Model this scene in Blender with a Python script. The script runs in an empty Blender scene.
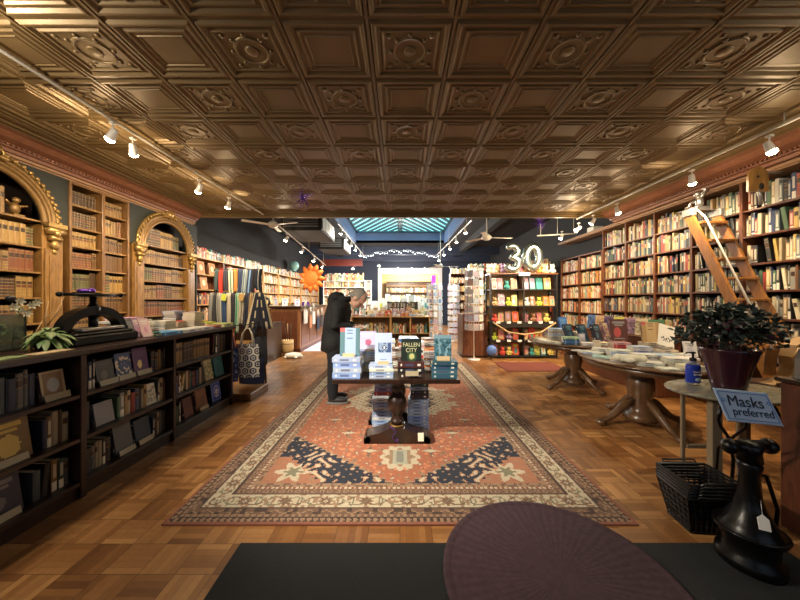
import bpy, math, random
import numpy as np
from mathutils import Vector, Matrix, noise
R = random.Random(7)
C = bpy.context.scene.collection
PI = math.pi

# ------------------------------------------------------------------ materials
M = {}
def nodemat(name):
    m = bpy.data.materials.new(name); m.use_nodes = True
    nt = m.node_tree; b = nt.nodes['Principled BSDF']
    M[name] = m
    return m, nt, b
def mat(name, col, rough=.55, metal=0., emit=None, es=0., trans=0., spec=.5, noise_=0., nscale=8., bump=0., coat=0.):
    m, nt, b = nodemat(name)
    b.inputs['Base Color'].default_value = (*col, 1); b.inputs['Roughness'].default_value = rough
    b.inputs['Metallic'].default_value = metal; b.inputs['Specular IOR Level'].default_value = spec
    if coat: b.inputs['Coat Weight'].default_value = coat
    if emit: b.inputs['Emission Color'].default_value = (*emit, 1); b.inputs['Emission Strength'].default_value = es
    if trans: b.inputs['Transmission Weight'].default_value = trans
    if noise_ or bump:
        tc = nt.nodes.new('ShaderNodeTexCoord'); n = nt.nodes.new('ShaderNodeTexNoise'); n.inputs['Scale'].default_value = nscale
        n.inputs['Detail'].default_value = 4
        nt.links.new(tc.outputs['Object'], n.inputs['Vector'])
        if noise_:
            r = nt.nodes.new('ShaderNodeMixRGB'); r.inputs[1].default_value = (*[c*(1-noise_) for c in col], 1)
            r.inputs[2].default_value = (*[min(1, c*(1+noise_)) for c in col], 1)
            nt.links.new(n.outputs['Fac'], r.inputs[0]); nt.links.new(r.outputs[0], b.inputs['Base Color'])
        if bump:
            bp = nt.nodes.new('ShaderNodeBump'); bp.inputs['Strength'].default_value = bump; bp.inputs['Distance'].default_value = .01
            nt.links.new(n.outputs['Fac'], bp.inputs['Height']); nt.links.new(bp.outputs[0], b.inputs['Normal'])
    return m
def wood(name, dark, light, rough=.4, scale=(6, 6, 1.2), coat=0.2):
    m, nt, b = nodemat(name)
    tc = nt.nodes.new('ShaderNodeTexCoord'); mp = nt.nodes.new('ShaderNodeMapping'); mp.inputs['Scale'].default_value = scale
    n = nt.nodes.new('ShaderNodeTexNoise'); n.inputs['Scale'].default_value = 4; n.inputs['Detail'].default_value = 6; n.inputs['Distortion'].default_value = 1.2
    cr = nt.nodes.new('ShaderNodeValToRGB'); cr.color_ramp.elements[0].position = .3; cr.color_ramp.elements[1].position = .72
    cr.color_ramp.elements[0].color = (*dark, 1); cr.color_ramp.elements[1].color = (*light, 1)
    L = nt.links.new
    L(tc.outputs['Object'], mp.inputs[0]); L(mp.outputs[0], n.inputs['Vector']); L(n.outputs['Fac'], cr.inputs[0]); L(cr.outputs[0], b.inputs['Base Color'])
    b.inputs['Roughness'].default_value = rough; b.inputs['Coat Weight'].default_value = coat; b.inputs['Coat Roughness'].default_value = .25
    return m
# generic "cover" material : object colour, overridden by per-face colours where the face carries a print
def covermat(name, rough, coat=0., base=None):
    m, nt, b = nodemat(name)
    oi = nt.nodes.new('ShaderNodeObjectInfo'); at = nt.nodes.new('ShaderNodeAttribute'); at.attribute_name = 'Col'
    mx = nt.nodes.new('ShaderNodeMixRGB')
    L = nt.links.new
    L(at.outputs['Alpha'], mx.inputs[0]); L(oi.outputs['Color'], mx.inputs[1]); L(at.outputs['Color'], mx.inputs[2]); L(mx.outputs[0], b.inputs['Base Color'])
    b.inputs['Roughness'].default_value = rough
    if coat: b.inputs['Coat Weight'].default_value = coat
    return m
covermat('cover', .42); covermat('fabric_cover', .85)
covermat('rugmat', .95)
mat('pages', (.72, .64, .47), .8, noise_=.12, nscale=60)
mat('paper', (.82, .80, .74), .7)
mat('card', (.55, .40, .22), .7)
mat('card_pale', (.36, .30, .20), .7)
wood('oak', (.105, .048, .014), (.23, .115, .036), .38)
wood('oak_gold', (.135, .066, .017), (.29, .155, .045), .35)
wood('walnut_dark', (.013, .006, .004), (.038, .015, .008), .32)
wood('mahogany', (.055, .016, .009), (.13, .042, .02), .35)
wood('red_wood', (.10, .032, .014), (.20, .07, .03), .4)
wood('ladder_wood', (.20, .078, .016), (.34, .145, .035), .35)
wood('desk_wood', (.22, .09, .035), (.40, .19, .085), .4)
wood('pine', (.45, .25, .08), (.68, .42, .16), .45)
wood('table_wood', (.065, .031, .014), (.145, .075, .034), .30)
wood('cornice_wood', (.15, .055, .028), (.22, .09, .046), .45)
mat('arch_gold', (.20, .115, .038), .38, metal=.35, noise_=.3, nscale=14, bump=.2)
mat('arch_gilt', (.36, .23, .08), .32, metal=.6, noise_=.35, nscale=30, bump=.5)
mat('green_panel', (.015, .018, .014), .6, noise_=.2, nscale=5)
mat('trim_brown', (.30, .17, .09), .45)
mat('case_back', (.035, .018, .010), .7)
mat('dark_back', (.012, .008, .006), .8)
mat('tin', (.165, .108, .046), .42, metal=.35, noise_=.2, nscale=3, bump=.12)
mat('dark_paint', (.011, .0105, .012), .75, noise_=.2, nscale=3)
mat('back_ceiling', (.012, .012, .014), .7)
mat('blue_well', (.10, .17, .33), .6)
mat('blue_beam', (.022, .032, .06), .6)
mat('white_paint', (.78, .78, .75), .5)
mat('white_metal', (.75, .72, .66), .35, metal=.1)
mat('grey_metal', (.30, .30, .30), .4, metal=.6)
mat('track_grey', (.42, .39, .34), .4, metal=.2)
mat('steel', (.5, .5, .5), .3, metal=.9)
mat('black_iron', (.007, .0065, .007), .32, metal=.5, noise_=.3, nscale=12, bump=.25)
mat('black_paint', (.014, .013, .013), .45)
mat('black_plastic', (.012, .012, .013), .3)
mat('black_cloth', (.008, .0085, .010), .85, noise_=.3, nscale=20, bump=.3)
mat('black_denim', (.010, .012, .018), .9)
mat('skin', (.58, .33, .24), .5)
mat('grey_hair', (.24, .22, .19), .8, noise_=.3, nscale=80, bump=.6)
mat('shoe', (.025, .025, .028), .6); mat('sole', (.20, .19, .18), .7)
mat('black_mat', (.010, .012, .013), .9, noise_=.4, nscale=160, bump=.6)
mat('bulb', (1, .9, .7), .4, emit=(1, .78, .48), es=38)
mat('bulb_white', (1, .97, .92), .4, emit=(1, .93, .80), es=30)
mat('led', (1, 1, 1), .4, emit=(.85, .95, 1), es=9)
mat('sky_pane', (.25, .65, .68), .4, emit=(.30, .88, .95), es=.62)
mat('pane_bar', (.02, .08, .11), .5)
mat('glass', (.9, .95, .93), .05, trans=.92)
mat('dark_glass', (.45, .5, .46), .06, trans=.85)
mat('leaf', (.10, .19, .05), .5, noise_=.5, nscale=10)
mat('leaf_pale', (.24, .32, .13), .5, noise_=.3, nscale=12)
mat('leaf_dark', (.016, .030, .022), .5, noise_=.4, nscale=10)
mat('leaf_plum', (.09, .012, .035), .5, noise_=.4, nscale=10)
mat('stem', (.10, .06, .03), .7)
mat('twig', (.42, .26, .12), .6)
mat('petal', (.80, .78, .62), .5)
mat('vase_plum', (.040, .010, .020), .22, coat=.4)
mat('terracotta', (.4, .18, .08), .7)
mat('foil', (.62, .72, .66), .16, metal=.95, noise_=.1, nscale=6)
mat('purple_foil', (.22, .08, .55), .25, metal=.7)
mat('sign_blue', (.42, .56, .80), .45); mat('ink', (.01, .012, .03), .6)
mat('blue_label', (.02, .05, .45), .3); mat('blue_edge', (.10, .20, .52), .4)
mat('marble', (.22, .21, .16), .25, noise_=.6, nscale=25)
mat('tan_leather', (.40, .24, .095), .55, noise_=.25, nscale=6, bump=.15)
mat('pale_leg', (.22, .165, .10), .5)
mat('orange_plush', (.80, .17, .02), .8, noise_=.4, nscale=16, bump=.6)
mat('globe', (.30, .58, .55), .4, noise_=.5, nscale=7)
mat('teal', (.03, .32, .24), .5); mat('red_paint', (.55, .05, .04), .45); mat('purple_paint', (.35, .05, .60), .5, emit=(.4, .05, .8), es=.5)
mat('pink_mat', (.62, .52, .62), .9, noise_=.15, nscale=12)
mat('red_rug', (.15, .034, .02), .95, noise_=.35, nscale=30)
mat('barrel_tan', (.50, .33, .15), .6, noise_=.2, nscale=12)
mat('tan_wall', (.62, .42, .20), .7)
mat('banner_red', (.2, .03, .02), .6)  # plain dark red of the banner cloth
mat('gold_print', (.62, .45, .10), .4)
mat('plastic_clear', (.8, .8, .8), .1, trans=.7)

# maroon round mat with faint radial ribs
def maroon():
    m, nt, b = nodemat('maroon_mat'); L = nt.links.new
    tc = nt.nodes.new('ShaderNodeTexCoord'); sp = nt.nodes.new('ShaderNodeSeparateXYZ'); L(tc.outputs['Object'], sp.inputs[0])
    at = nt.nodes.new('ShaderNodeMath'); at.operation = 'ARCTAN2'; L(sp.outputs['Y'], at.inputs[0]); L(sp.outputs['X'], at.inputs[1])
    s = nt.nodes.new('ShaderNodeMath'); s.operation = 'MULTIPLY'; s.inputs[1].default_value = 60; L(at.outputs[0], s.inputs[0])
    n = nt.nodes.new('ShaderNodeMath'); n.operation = 'SINE'; L(s.outputs[0], n.inputs[0])
    no = nt.nodes.new('ShaderNodeTexNoise'); no.inputs['Scale'].default_value = 40; L(tc.outputs['Object'], no.inputs['Vector'])
    ad = nt.nodes.new('ShaderNodeMath'); ad.operation = 'MULTIPLY_ADD'; ad.inputs[1].default_value = .12; L(n.outputs[0], ad.inputs[0]); L(no.outputs['Fac'], ad.inputs[2])
    cr = nt.nodes.new('ShaderNodeValToRGB'); cr.color_ramp.elements[0].position = .3; cr.color_ramp.elements[1].position = .75
    cr.color_ramp.elements[0].color = (.034, .015, .022, 1); cr.color_ramp.elements[1].color = (.055, .026, .036, 1)
    L(ad.outputs[0], cr.inputs[0]); L(cr.outputs[0], b.inputs['Base Color']); b.inputs['Roughness'].default_value = .9
    bp = nt.nodes.new('ShaderNodeBump'); bp.inputs['Strength'].default_value = .4; bp.inputs['Distance'].default_value = .01
    L(ad.outputs[0], bp.inputs['Height']); L(bp.outputs[0], b.inputs['Normal'])
maroon()

# parquet: square blocks of strips, alternating direction, every strip its own tone
def parquet():
    m, nt, b = nodemat('parquet'); L = nt.links.new; N = nt.nodes.new
    def math_(op, a, bb=None, c=None):
        n = N('ShaderNodeMath'); n.operation = op
        for i, v in enumerate((a, bb, c)):
            if v is None: continue
            if isinstance(v, (int, float)): n.inputs[i].default_value = v
            else: L(v, n.inputs[i])
        return n.outputs[0]
    tc = N('ShaderNodeTexCoord'); sp = N('ShaderNodeSeparateXYZ'); L(tc.outputs['Object'], sp.inputs[0])
    S = .205
    ux = math_('DIVIDE', sp.outputs['X'], S); uy = math_('DIVIDE', sp.outputs['Y'], S)
    cx = math_('FLOOR', ux); cy = math_('FLOOR', uy)
    par = math_('FLOORED_MODULO', math_('ADD', cx, cy), 2.0)
    fx = math_('FRACT', ux); fy = math_('FRACT', uy)
    f = math_('ADD', math_('MULTIPLY', fx, par), math_('MULTIPLY', fy, math_('SUBTRACT', 1.0, par)))
    st = math_('FLOOR', math_('MULTIPLY', f, 5.0))
    cmb = N('ShaderNodeCombineXYZ'); L(cx, cmb.inputs[0]); L(cy, cmb.inputs[1]); L(st, cmb.inputs[2])
    wn = N('ShaderNodeTexWhiteNoise'); wn.noise_dimensions = '3D'; L(cmb.outputs[0], wn.inputs['Vector'])
    cmb2 = N('ShaderNodeCombineXYZ'); L(cx, cmb2.inputs[0]); L(cy, cmb2.inputs[1])
    wn2 = N('ShaderNodeTexWhiteNoise'); wn2.noise_dimensions = '3D'; L(cmb2.outputs[0], wn2.inputs['Vector'])
    mp = N('ShaderNodeMapping'); mp.inputs['Scale'].default_value = (3, 3, 3); L(tc.outputs['Object'], mp.inputs[0])
    no = N('ShaderNodeTexNoise'); no.inputs['Scale'].default_value = 10; no.inputs['Detail'].default_value = 5; L(mp.outputs[0], no.inputs['Vector'])
    big = N('ShaderNodeTexNoise'); big.inputs['Scale'].default_value = 1.3; L(tc.outputs['Object'], big.inputs['Vector'])
    v = math_('ADD', math_('MULTIPLY', wn.outputs['Value'], .34), math_('MULTIPLY', wn2.outputs['Value'], .30))
    v = math_('ADD', v, math_('MULTIPLY', no.outputs['Fac'], .22)); v = math_('ADD', v, math_('MULTIPLY', big.outputs['Fac'], .22))
    cr = N('ShaderNodeValToRGB'); e = cr.color_ramp.elements
    e[0].position = .2; e[0].color = (.135, .050, .014, 1); e[1].position = .85; e[1].color = (.47, .24, .085, 1)
    x = e.new(.52); x.color = (.27, .115, .034, 1)
    L(v, cr.inputs[0])
    # joints
    ff = math_('FRACT', math_('MULTIPLY', f, 5.0))
    j = math_('LESS_THAN', math_('MINIMUM', ff, math_('SUBTRACT', 1.0, ff)), .03)
    ex = math_('MINIMUM', math_('MINIMUM', fx, math_('SUBTRACT', 1.0, fx)), math_('MINIMUM', fy, math_('SUBTRACT', 1.0, fy)))
    j2 = math_('LESS_THAN', ex, .010)
    jj = math_('MULTIPLY', math_('MAXIMUM', math_('MULTIPLY', j, .35), math_('MULTIPLY', j2, .75)), 1.0)
    mx = N('ShaderNodeMixRGB'); L(jj, mx.inputs[0]); L(cr.outputs[0], mx.inputs[1]); mx.inputs[2].default_value = (.05, .02, .008, 1)
    L(mx.outputs[0], b.inputs['Base Color'])
    rr = math_('ADD', .26, math_('MULTIPLY', no.outputs['Fac'], .22)); L(rr, b.inputs['Roughness'])
    b.inputs['Coat Weight'].default_value = .15
parquet()

# ------------------------------------------------------------------ mesh builder
class MB:
    def __init__(s): s.v = []; s.f = []; s.m = []; s.c = []; s.sm = []; s.T = None; s.col = (0, 0, 0, 0); s.mi = 0; s.smooth = False
    def add(s, vs, fs, cols=None):
        o = len(s.v)
        if s.T is not None: vs = [tuple(s.T @ Vector(p)) for p in vs]
        s.v += [tuple(p) for p in vs]
        for i, f in enumerate(fs):
            s.f.append(tuple(o+k for k in f)); s.m.append(s.mi); s.sm.append(s.smooth); s.c.append(cols[i] if cols else s.col)
        return s
    def box(s, x0, y0, z0, x1, y1, z1):
        if x0 > x1: x0, x1 = x1, x0
        if y0 > y1: y0, y1 = y1, y0
        if z0 > z1: z0, z1 = z1, z0
        v = [(x0,y0,z0),(x1,y0,z0),(x1,y1,z0),(x0,y1,z0),(x0,y0,z1),(x1,y0,z1),(x1,y1,z1),(x0,y1,z1)]
        return s.add(v, [(0,3,2,1),(4,5,6,7),(0,1,5,4),(1,2,6,5),(2,3,7,6),(3,0,4,7)])
    def rbox(s, x0, y0, z0, x1, y1, z1, b=.004):
        # box with chamfered vertical and top edges
        if x0 > x1: x0, x1 = x1, x0
        if y0 > y1: y0, y1 = y1, y0
        def ring(i, z): return [(x0+i+b,y0+i,z),(x1-i-b,y0+i,z),(x1-i,y0+i+b,z),(x1-i,y1-i-b,z),(x1-i-b,y1-i,z),(x0+i+b,y1-i,z),(x0+i,y1-i-b,z),(x0+i,y0+i+b,z)]
        rs = ring(b, z0)+ring(0, z0+b)+ring(0, z1-b)+ring(b, z1)
        fs = [tuple(range(7, -1, -1)), tuple(range(24, 32))]
        for k in range(3):
            for i in range(8): fs.append((k*8+i, k*8+(i+1) % 8, (k+1)*8+(i+1) % 8, (k+1)*8+i))
        return s.add(rs, fs)
    def tube(s, pts, r, n=8, cap=True, smooth=True):
        pts = [Vector(p) for p in pts]; rs = r if isinstance(r, (list, tuple)) else [r]*len(pts)
        vs = []; prev = None
        for i, p in enumerate(pts):
            d = (pts[min(i+1, len(pts)-1)]-pts[max(i-1, 0)]).normalized()
            if prev is None:
                u = d.orthogonal().normalized()
            else:
                u = prev-d*prev.dot(d)
                u = u.normalized() if u.length > 1e-6 else d.orthogonal().normalized()
            prev = u; w = d.cross(u)
            for k in range(n):
                a = 2*PI*k/n; vs.append(p+(u*math.cos(a)+w*math.sin(a))*rs[i])
        fs = []
        for i in range(len(pts)-1):
            for k in range(n): fs.append((i*n+k, i*n+(k+1) % n, (i+1)*n+(k+1) % n, (i+1)*n+k))
        if cap: fs += [tuple(range(n-1, -1, -1)), tuple(range((len(pts)-1)*n, len(pts)*n))]
        o = s.smooth; s.smooth = smooth; s.add(vs, fs); s.smooth = o
        return s
    def lathe(s, prof, n=24, c=(0, 0, 0), sx=1, sy=1, smooth=True, flute=0, nf=8):
        vs = []
        for r, z in prof:
            for k in range(n):
                a = 2*PI*k/n; q = r*(1+flute*math.cos(nf*a)) if flute else r
                vs.append((c[0]+q*math.cos(a)*sx, c[1]+q*math.sin(a)*sy, c[2]+z))
        fs = []
        for i in range(len(prof)-1):
            for k in range(n): fs.append((i*n+k, i*n+(k+1) % n, (i+1)*n+(k+1) % n, (i+1)*n+k))
        if prof[0][0] > 1e-5: fs.append(tuple(range(n-1, -1, -1)))
        if prof[-1][0] > 1e-5: fs.append(tuple(range((len(prof)-1)*n, len(prof)*n)))
        o = s.smooth; s.smooth = smooth; s.add(vs, fs); s.smooth = o
        return s
    def ball(s, c, r, n=12, m=8):
        rx, ry, rz = r if isinstance(r, (list, tuple)) else (r, r, r)
        prof = [(math.sin(PI*i/m), -math.cos(PI*i/m)) for i in range(m+1)]
        vs = []; 
        for a, z in prof:
            for k in range(n):
                t = 2*PI*k/n; vs.append((c[0]+rx*a*math.cos(t), c[1]+ry*a*math.sin(t), c[2]+rz*z))
        fs = []
        for i in range(m):
            for k in range(n): fs.append((i*n+k, i*n+(k+1) % n, (i+1)*n+(k+1) % n, (i+1)*n+k))
        o = s.smooth; s.smooth = True; s.add(vs, fs); s.smooth = o
        return s
    def prism(s, poly, axis, a, b):
        # poly in the plane normal to axis ('x': (y,z), 'y': (x,z), 'z': (x,y)); extruded from a to b
        n = len(poly)
        def P(p, t):
            return {'x': (t, p[0], p[1]), 'y': (p[0], t, p[1]), 'z': (p[0], p[1], t)}[axis]
        vs = [P(p, a) for p in poly]+[P(p, b) for p in poly]
        fs = [tuple(range(n)), tuple(range(2*n-1, n-1, -1))]+[(i, n+i, n+(i+1) % n, (i+1) % n) for i in range(n)]
        return s.add(vs, fs)
    def torus(s, c, Rr, r, axis='z', n=24, m=8, a0=0, a1=2*PI):
        pts = []
        full = abs(a1-a0-2*PI) < 1e-4
        for i in range(n+1):
            a = a0+(a1-a0)*i/n
            p = {'z': (math.cos(a), math.sin(a), 0), 'x': (0, math.cos(a), math.sin(a)), 'y': (math.cos(a), 0, math.sin(a))}[axis]
            pts.append(Vector(c)+Vector(p)*Rr)
        return s.tube(pts, r, m, cap=not full)
    def build(s, name, mats, parent=None, loc=None, rot=None, recalc=True):
        me = bpy.data.meshes.new(name)
        me.from_pydata(s.v, [], s.f)
        if not isinstance(mats, (list, tuple)): mats = [mats]
        for k in mats: me.materials.append(M[k])
        me.polygons.foreach_set('material_index', s.m); me.polygons.foreach_set('use_smooth', s.sm)
        if any(c[3] for c in s.c) or any(k in ('cover', 'fabric_cover') for k in mats):
            at = me.color_attributes.new('Col', 'FLOAT_COLOR', 'CORNER')
            arr = []
            for f, c in zip(s.f, s.c): arr += list(c)*len(f)
            at.data.foreach_set('color', arr)
        me.update()
        if recalc:
            import bmesh
            bm = bmesh.new(); bm.from_mesh(me); bmesh.ops.recalc_face_normals(bm, faces=bm.faces); bm.to_mesh(me); bm.free()
        o = bpy.data.objects.new(name, me); C.objects.link(o)
        if parent: o.parent = parent
        if loc: o.location = loc
        if rot: o.rotation_euler = rot
        return o

def tag(o, label, cat, group=None, kind=None):
    o['label'] = label; o['category'] = cat
    if group: o['group'] = group
    if kind: o['kind'] = kind
    return o
def thing(name, label, cat, loc=(0, 0, 0), rot=(0, 0, 0), group=None):
    o = bpy.data.objects.new(name, None); C.objects.link(o); o.location = loc; o.rotation_euler = rot
    o.empty_display_size = .1
    return tag(o, label, cat, group)
def struct(o): o['kind'] = 'structure'; return o
ONES = ['', 'first', 'second', 'third', 'fourth', 'fifth', 'sixth', 'seventh', 'eighth', 'ninth', 'tenth', 'eleventh', 'twelfth', 'thirteenth', 'fourteenth', 'fifteenth', 'sixteenth', 'seventeenth', 'eighteenth', 'nineteenth', 'twentieth']
def ordn(n):
    if n <= 20: return ONES[n]
    return ['', '', 'twenty', 'thirty', 'forty', 'fifty'][n//10]+'-'+ONES[n % 10] if n % 10 else ['', '', '', 'thirtieth', 'fortieth', 'fiftieth'][n//10]

# ------------------------------------------------------------------ books
def spine_book(style):
    """unit book standing on z=0: x thickness, y depth (spine at y=0 facing -y), z height"""
    b = MB()
    b.box(-.5, .02, 0, -.41, 1, 1); b.box(.41, .02, 0, .5, 1, 1)
    segs = {'plain': [(0, 1, None)],
            'label': [(0, .08, None), (.08, .10, 'g'), (.10, .58, None), (.58, .60, 'g'), (.60, .80, 'd'), (.80, .82, 'g'), (.82, .92, None), (.92, .94, 'g'), (.94, 1, None)],
            'bands': [(0, .10, None), (.10, .125, 'g'), (.125, .26, None), (.26, .285, 'g'), (.285, .42, None), (.42, .445, 'g'), (.445, .58, 'r'), (.58, .605, 'g'), (.605, .74, 'd'), (.74, .765, 'g'), (.765, .90, None), (.90, .925, 'g'), (.925, 1, None)],
            'jacket': [(0, .07, None), (.07, .13, 'w'), (.13, .22, None), (.22, .80, 't'), (.80, .88, None), (.88, 1, 'k')],
            'block': [(0, .30, 'w'), (.30, .42, None), (.42, .86, 't'), (.86, 1, None)],
            }[style]
    cc = {'g': (.32, .21, .07, 1), 'd': (.04, .02, .012, 1), 'r': (.12, .035, .018, 1), 'w': (.72, .68, .58, 1), 'k': (.03, .03, .04, 1)}
    xs = [(-.5, .03), (-.25, 0), (.25, 0), (.5, .03)]
    for z0, z1, c in segs:
        for i in range(3):
            (xa, ya), (xb, yb) = xs[i], xs[i+1]
            k = cc.get(c, (0, 0, 0, 0))
            if c == 't': k = (.74, .68, .55, .55) if i == 1 else (0, 0, 0, 0)
            e = -.012 if (c == 'g' and style == 'bands') else 0
            b.add([(xa, ya+e, z0), (xb, yb+e, z0), (xb, yb+e, z1), (xa, ya+e, z1)], [(0, 1, 2, 3)], [k])
    b.box(-.5, .03, 0, .5, .05, 1)
    b.mi = 1; b.box(-.41, .05, .02, .41, .97, .975)
    o = b.build('book_mesh', ['cover', 'pages'], recalc=False); me = o.data; bpy.data.objects.remove(o)
    return me
SPINE = {k: spine_book(k) for k in ('plain', 'label', 'bands', 'jacket', 'block')}
def flat_cover(art=None):
    """unit book lying flat: spine at -x, y height of the book, z thickness 0..1 ; art: f(u,v)->rgba or None for the front cover"""
    b = MB()
    b.box(-.5, -.5, 0, .5, .5, .1)
    b.box(-.5, -.5, .1, -.47, .5, .9)
    if art:
        n, m = 20, 28
        b.box(-.5, -.5, .9, .5, .5, .985)
        for i in range(n):
            for j in range(m):
                c = art((i+.5)/n, (j+.5)/m)
                x0, x1, y0, y1 = -.5+i/n, -.5+(i+1)/n, -.5+j/m, -.5+(j+1)/m
                b.add([(x0, y0, 1), (x1, y0, 1), (x1, y1, 1), (x0, y1, 1)], [(0, 1, 2, 3)], [c])
    else: b.box(-.5, -.5, .9, .5, .5, 1)
    # title marks on the spine
    for a0, a1, c in ((-.36, -.24, (.85, .82, .75, .8)), (-.10, .22, (.06, .07, .15, .75)), (.34, .40, (.85, .82, .75, .8))):
        b.add([(-.501, a0, .3), (-.501, a1, .3), (-.501, a1, .7), (-.501, a0, .7)], [(0, 3, 2, 1)], [c])
    o = b.build('book_mesh', ['cover'], recalc=False); me = o.data; bpy.data.objects.remove(o)
    return me
def flat_pages():
    b = MB(); b.box(-.47, -.48, .1, .47, .48, .9)
    o = b.build('pages', ['pages']); me = o.data; bpy.data.objects.remove(o); return me
FLAT = flat_cover(); FPAGES = flat_pages()
def art_fn(kind, c1, c2, c3, seed=0):
    rr = random.Random(seed); bx, by, br = rr.uniform(.35, .65), rr.uniform(.35, .6), rr.uniform(.14, .28)
    def f(u, v):
        if kind == 'title': # title lines and a picture
            if .80 < v < .88 and .15 < u < .85: return (*c2, 1)
            if .68 < v < .74 and .25 < u < .75: return (*c2, 1)
            if (u-bx)**2/.9+(v-.38)**2 < br*br: return (*c3, 1)
            if .06 < v < .11 and .2 < u < .8: return (*c2, 1)
            return (*c1, 1)
        if kind == 'strip':
            if .25 < u < .78: return (*c2, 1) if not (.6 < v < .64 or .78 < v < .82 or .9 < v < .93) or not .36 < u < .66 else (*c3, 1)
            return (*((.60, .12, .12) if v > .85 and u < .5 else c1), 1)
        if kind == 'noise':
            n = noise.noise(Vector((u*5, v*7, seed)))
            if v > .84: return (*c2, 1)
            if v < .14: return (*c2, 1) if int(u*20) % 3 else (*c1, 1)
            return (*(c3 if n > .12 else c2 if n < -.18 else c1), 1)
        if kind == 'frame':
            if u < .1 or u > .9 or v < .07 or v > .93: return (*c2, 1)
            if (u-.5)**2+(v-.5)**2 < .06: return (*c3, 1)
            return (*c1, 1)
        return (*c1, 1)
    return f
ARTS = {}
def artmesh(kind, c1, c2, c3, seed=0):
    k = (kind, c1, c2, c3, seed)
    if k not in ARTS: ARTS[k] = flat_cover(art_fn(*k))
    return ARTS[k]
def book_flat(loc, rotz, w, h, t, col, label, group=None, art=None, tilt=None, pages=True, name='book', rot=None):
    """w: width across from spine, h: book height, t thickness."""
    o = bpy.data.objects.new(name, art or FLAT); C.objects.link(o)
    o.location = loc; o.rotation_euler = rot or (tilt or 0, 0, rotz); o.scale = (w, h, t); o.color = (*col, 1)
    tag(o, label, 'book', group)
    if pages:
        p = bpy.data.objects.new('pages', FPAGES); C.objects.link(p); p.parent = o
    return o
def book_up(x, y, z, rotz, w, h, t, col, label, group=None, art=None, lean=.18, pages=True):
    """stands on its lower edge, front cover facing -y turned by rotz, leaning back"""
    # local y up after rotating about x by 90deg - lean
    a = PI/2-lean
    m = Matrix.Translation((x, y, z)) @ Matrix.Rotation(rotz, 4, 'Z') @ Matrix.Rotation(a, 4, 'X') @ Matrix.Translation((0, h/2, 0))
    o = book_flat((0, 0, 0), 0, w, h, t, col, label, group, art, pages=pages)
    o.location = m.to_translation(); o.rotation_euler = m.to_euler()
    # lift so the lowest corner just touches z
    low = min((m.to_3x3() @ Vector((0, -h/2, s*t))).z+m.to_translation().z for s in (0, 1))
    o.location.z += z-low+.001
    return o
PAL = {
 'leather': [('tan', (.22, .125, .042)), ('brown', (.12, .062, .024)), ('olive', (.085, .08, .03)), ('dark brown', (.055, .030, .014)), ('golden tan', (.28, .17, .052)), ('reddish brown', (.15, .052, .022)), ('tan', (.20, .12, .045))],
 'mixed': [('cream', (.46, .39, .25)), ('white', (.54, .52, .45)), ('yellow', (.48, .34, .10)), ('black', (.03, .03, .03)), ('grey', (.20, .20, .18)), ('red', (.27, .04, .03)),
           ('dark blue', (.03, .05, .12)), ('green', (.06, .12, .07)), ('tan', (.33, .21, .09)), ('brown', (.14, .06, .03)), ('beige', (.42, .35, .22)), ('slate', (.14, .18, .20)), ('cream', (.50, .43, .29)), ('ivory', (.50, .46, .33)), ('black', (.03, .03, .03))],
 'dark': [('black', (.02, .02, .02)), ('dark grey', (.08, .08, .08)), ('navy', (.015, .025, .06)), ('beige', (.26, .22, .15)), ('brown', (.06, .028, .015)), ('dark green', (.015, .04, .028)), ('dark red', (.09, .015, .015)), ('ochre', (.16, .09, .03)), ('slate', (.05, .065, .075)), ('black', (.015, .015, .018))],
 'far': [('cream', (.66, .58, .42)), ('orange', (.58, .24, .08)), ('white', (.72, .70, .64)), ('tan', (.50, .33, .16)), ('brown', (.26, .12, .05)), ('teal', (.10, .30, .28)), ('black', (.05, .05, .05)), ('yellow', (.66, .50, .18)), ('red', (.5, .09, .06)), ('beige', (.62, .50, .34))],
}
KIND = {'leather': 'leather', 'mixed': 'jacketed', 'dark': 'cloth', 'far': 'spined'}
STUFF = []
def merged_book(mb, face, sg, yc, z, t, d, h, col, rr):
    """adds one standing book to a merged mesh ; sg=+1 spine faces +x"""
    x0, x1 = (face-d, face) if sg > 0 else (face, face+d)
    c = (*[min(1, k*rr.uniform(.85, 1.15)) for k in col], 1)
    mb.mi = 0; mb.col = c
    mb.box(x0, yc-t/2, z, x1, yc+t/2, z+h)
    xf = face+.0006*sg
    lab = (*(rr.choice([(.72, .68, .58), (.05, .04, .04), (.5, .36, .12), (.45, .1, .07)])), 1)
    a, bb = rr.uniform(.45, .6), rr.uniform(.7, .85)
    mb.add([(xf, yc-t*.34, z+h*a), (xf, yc+t*.34, z+h*a), (xf, yc+t*.34, z+h*bb), (xf, yc-t*.34, z+h*bb)], [(0, 1, 2, 3) if sg > 0 else (3, 2, 1, 0)], [lab])
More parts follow.
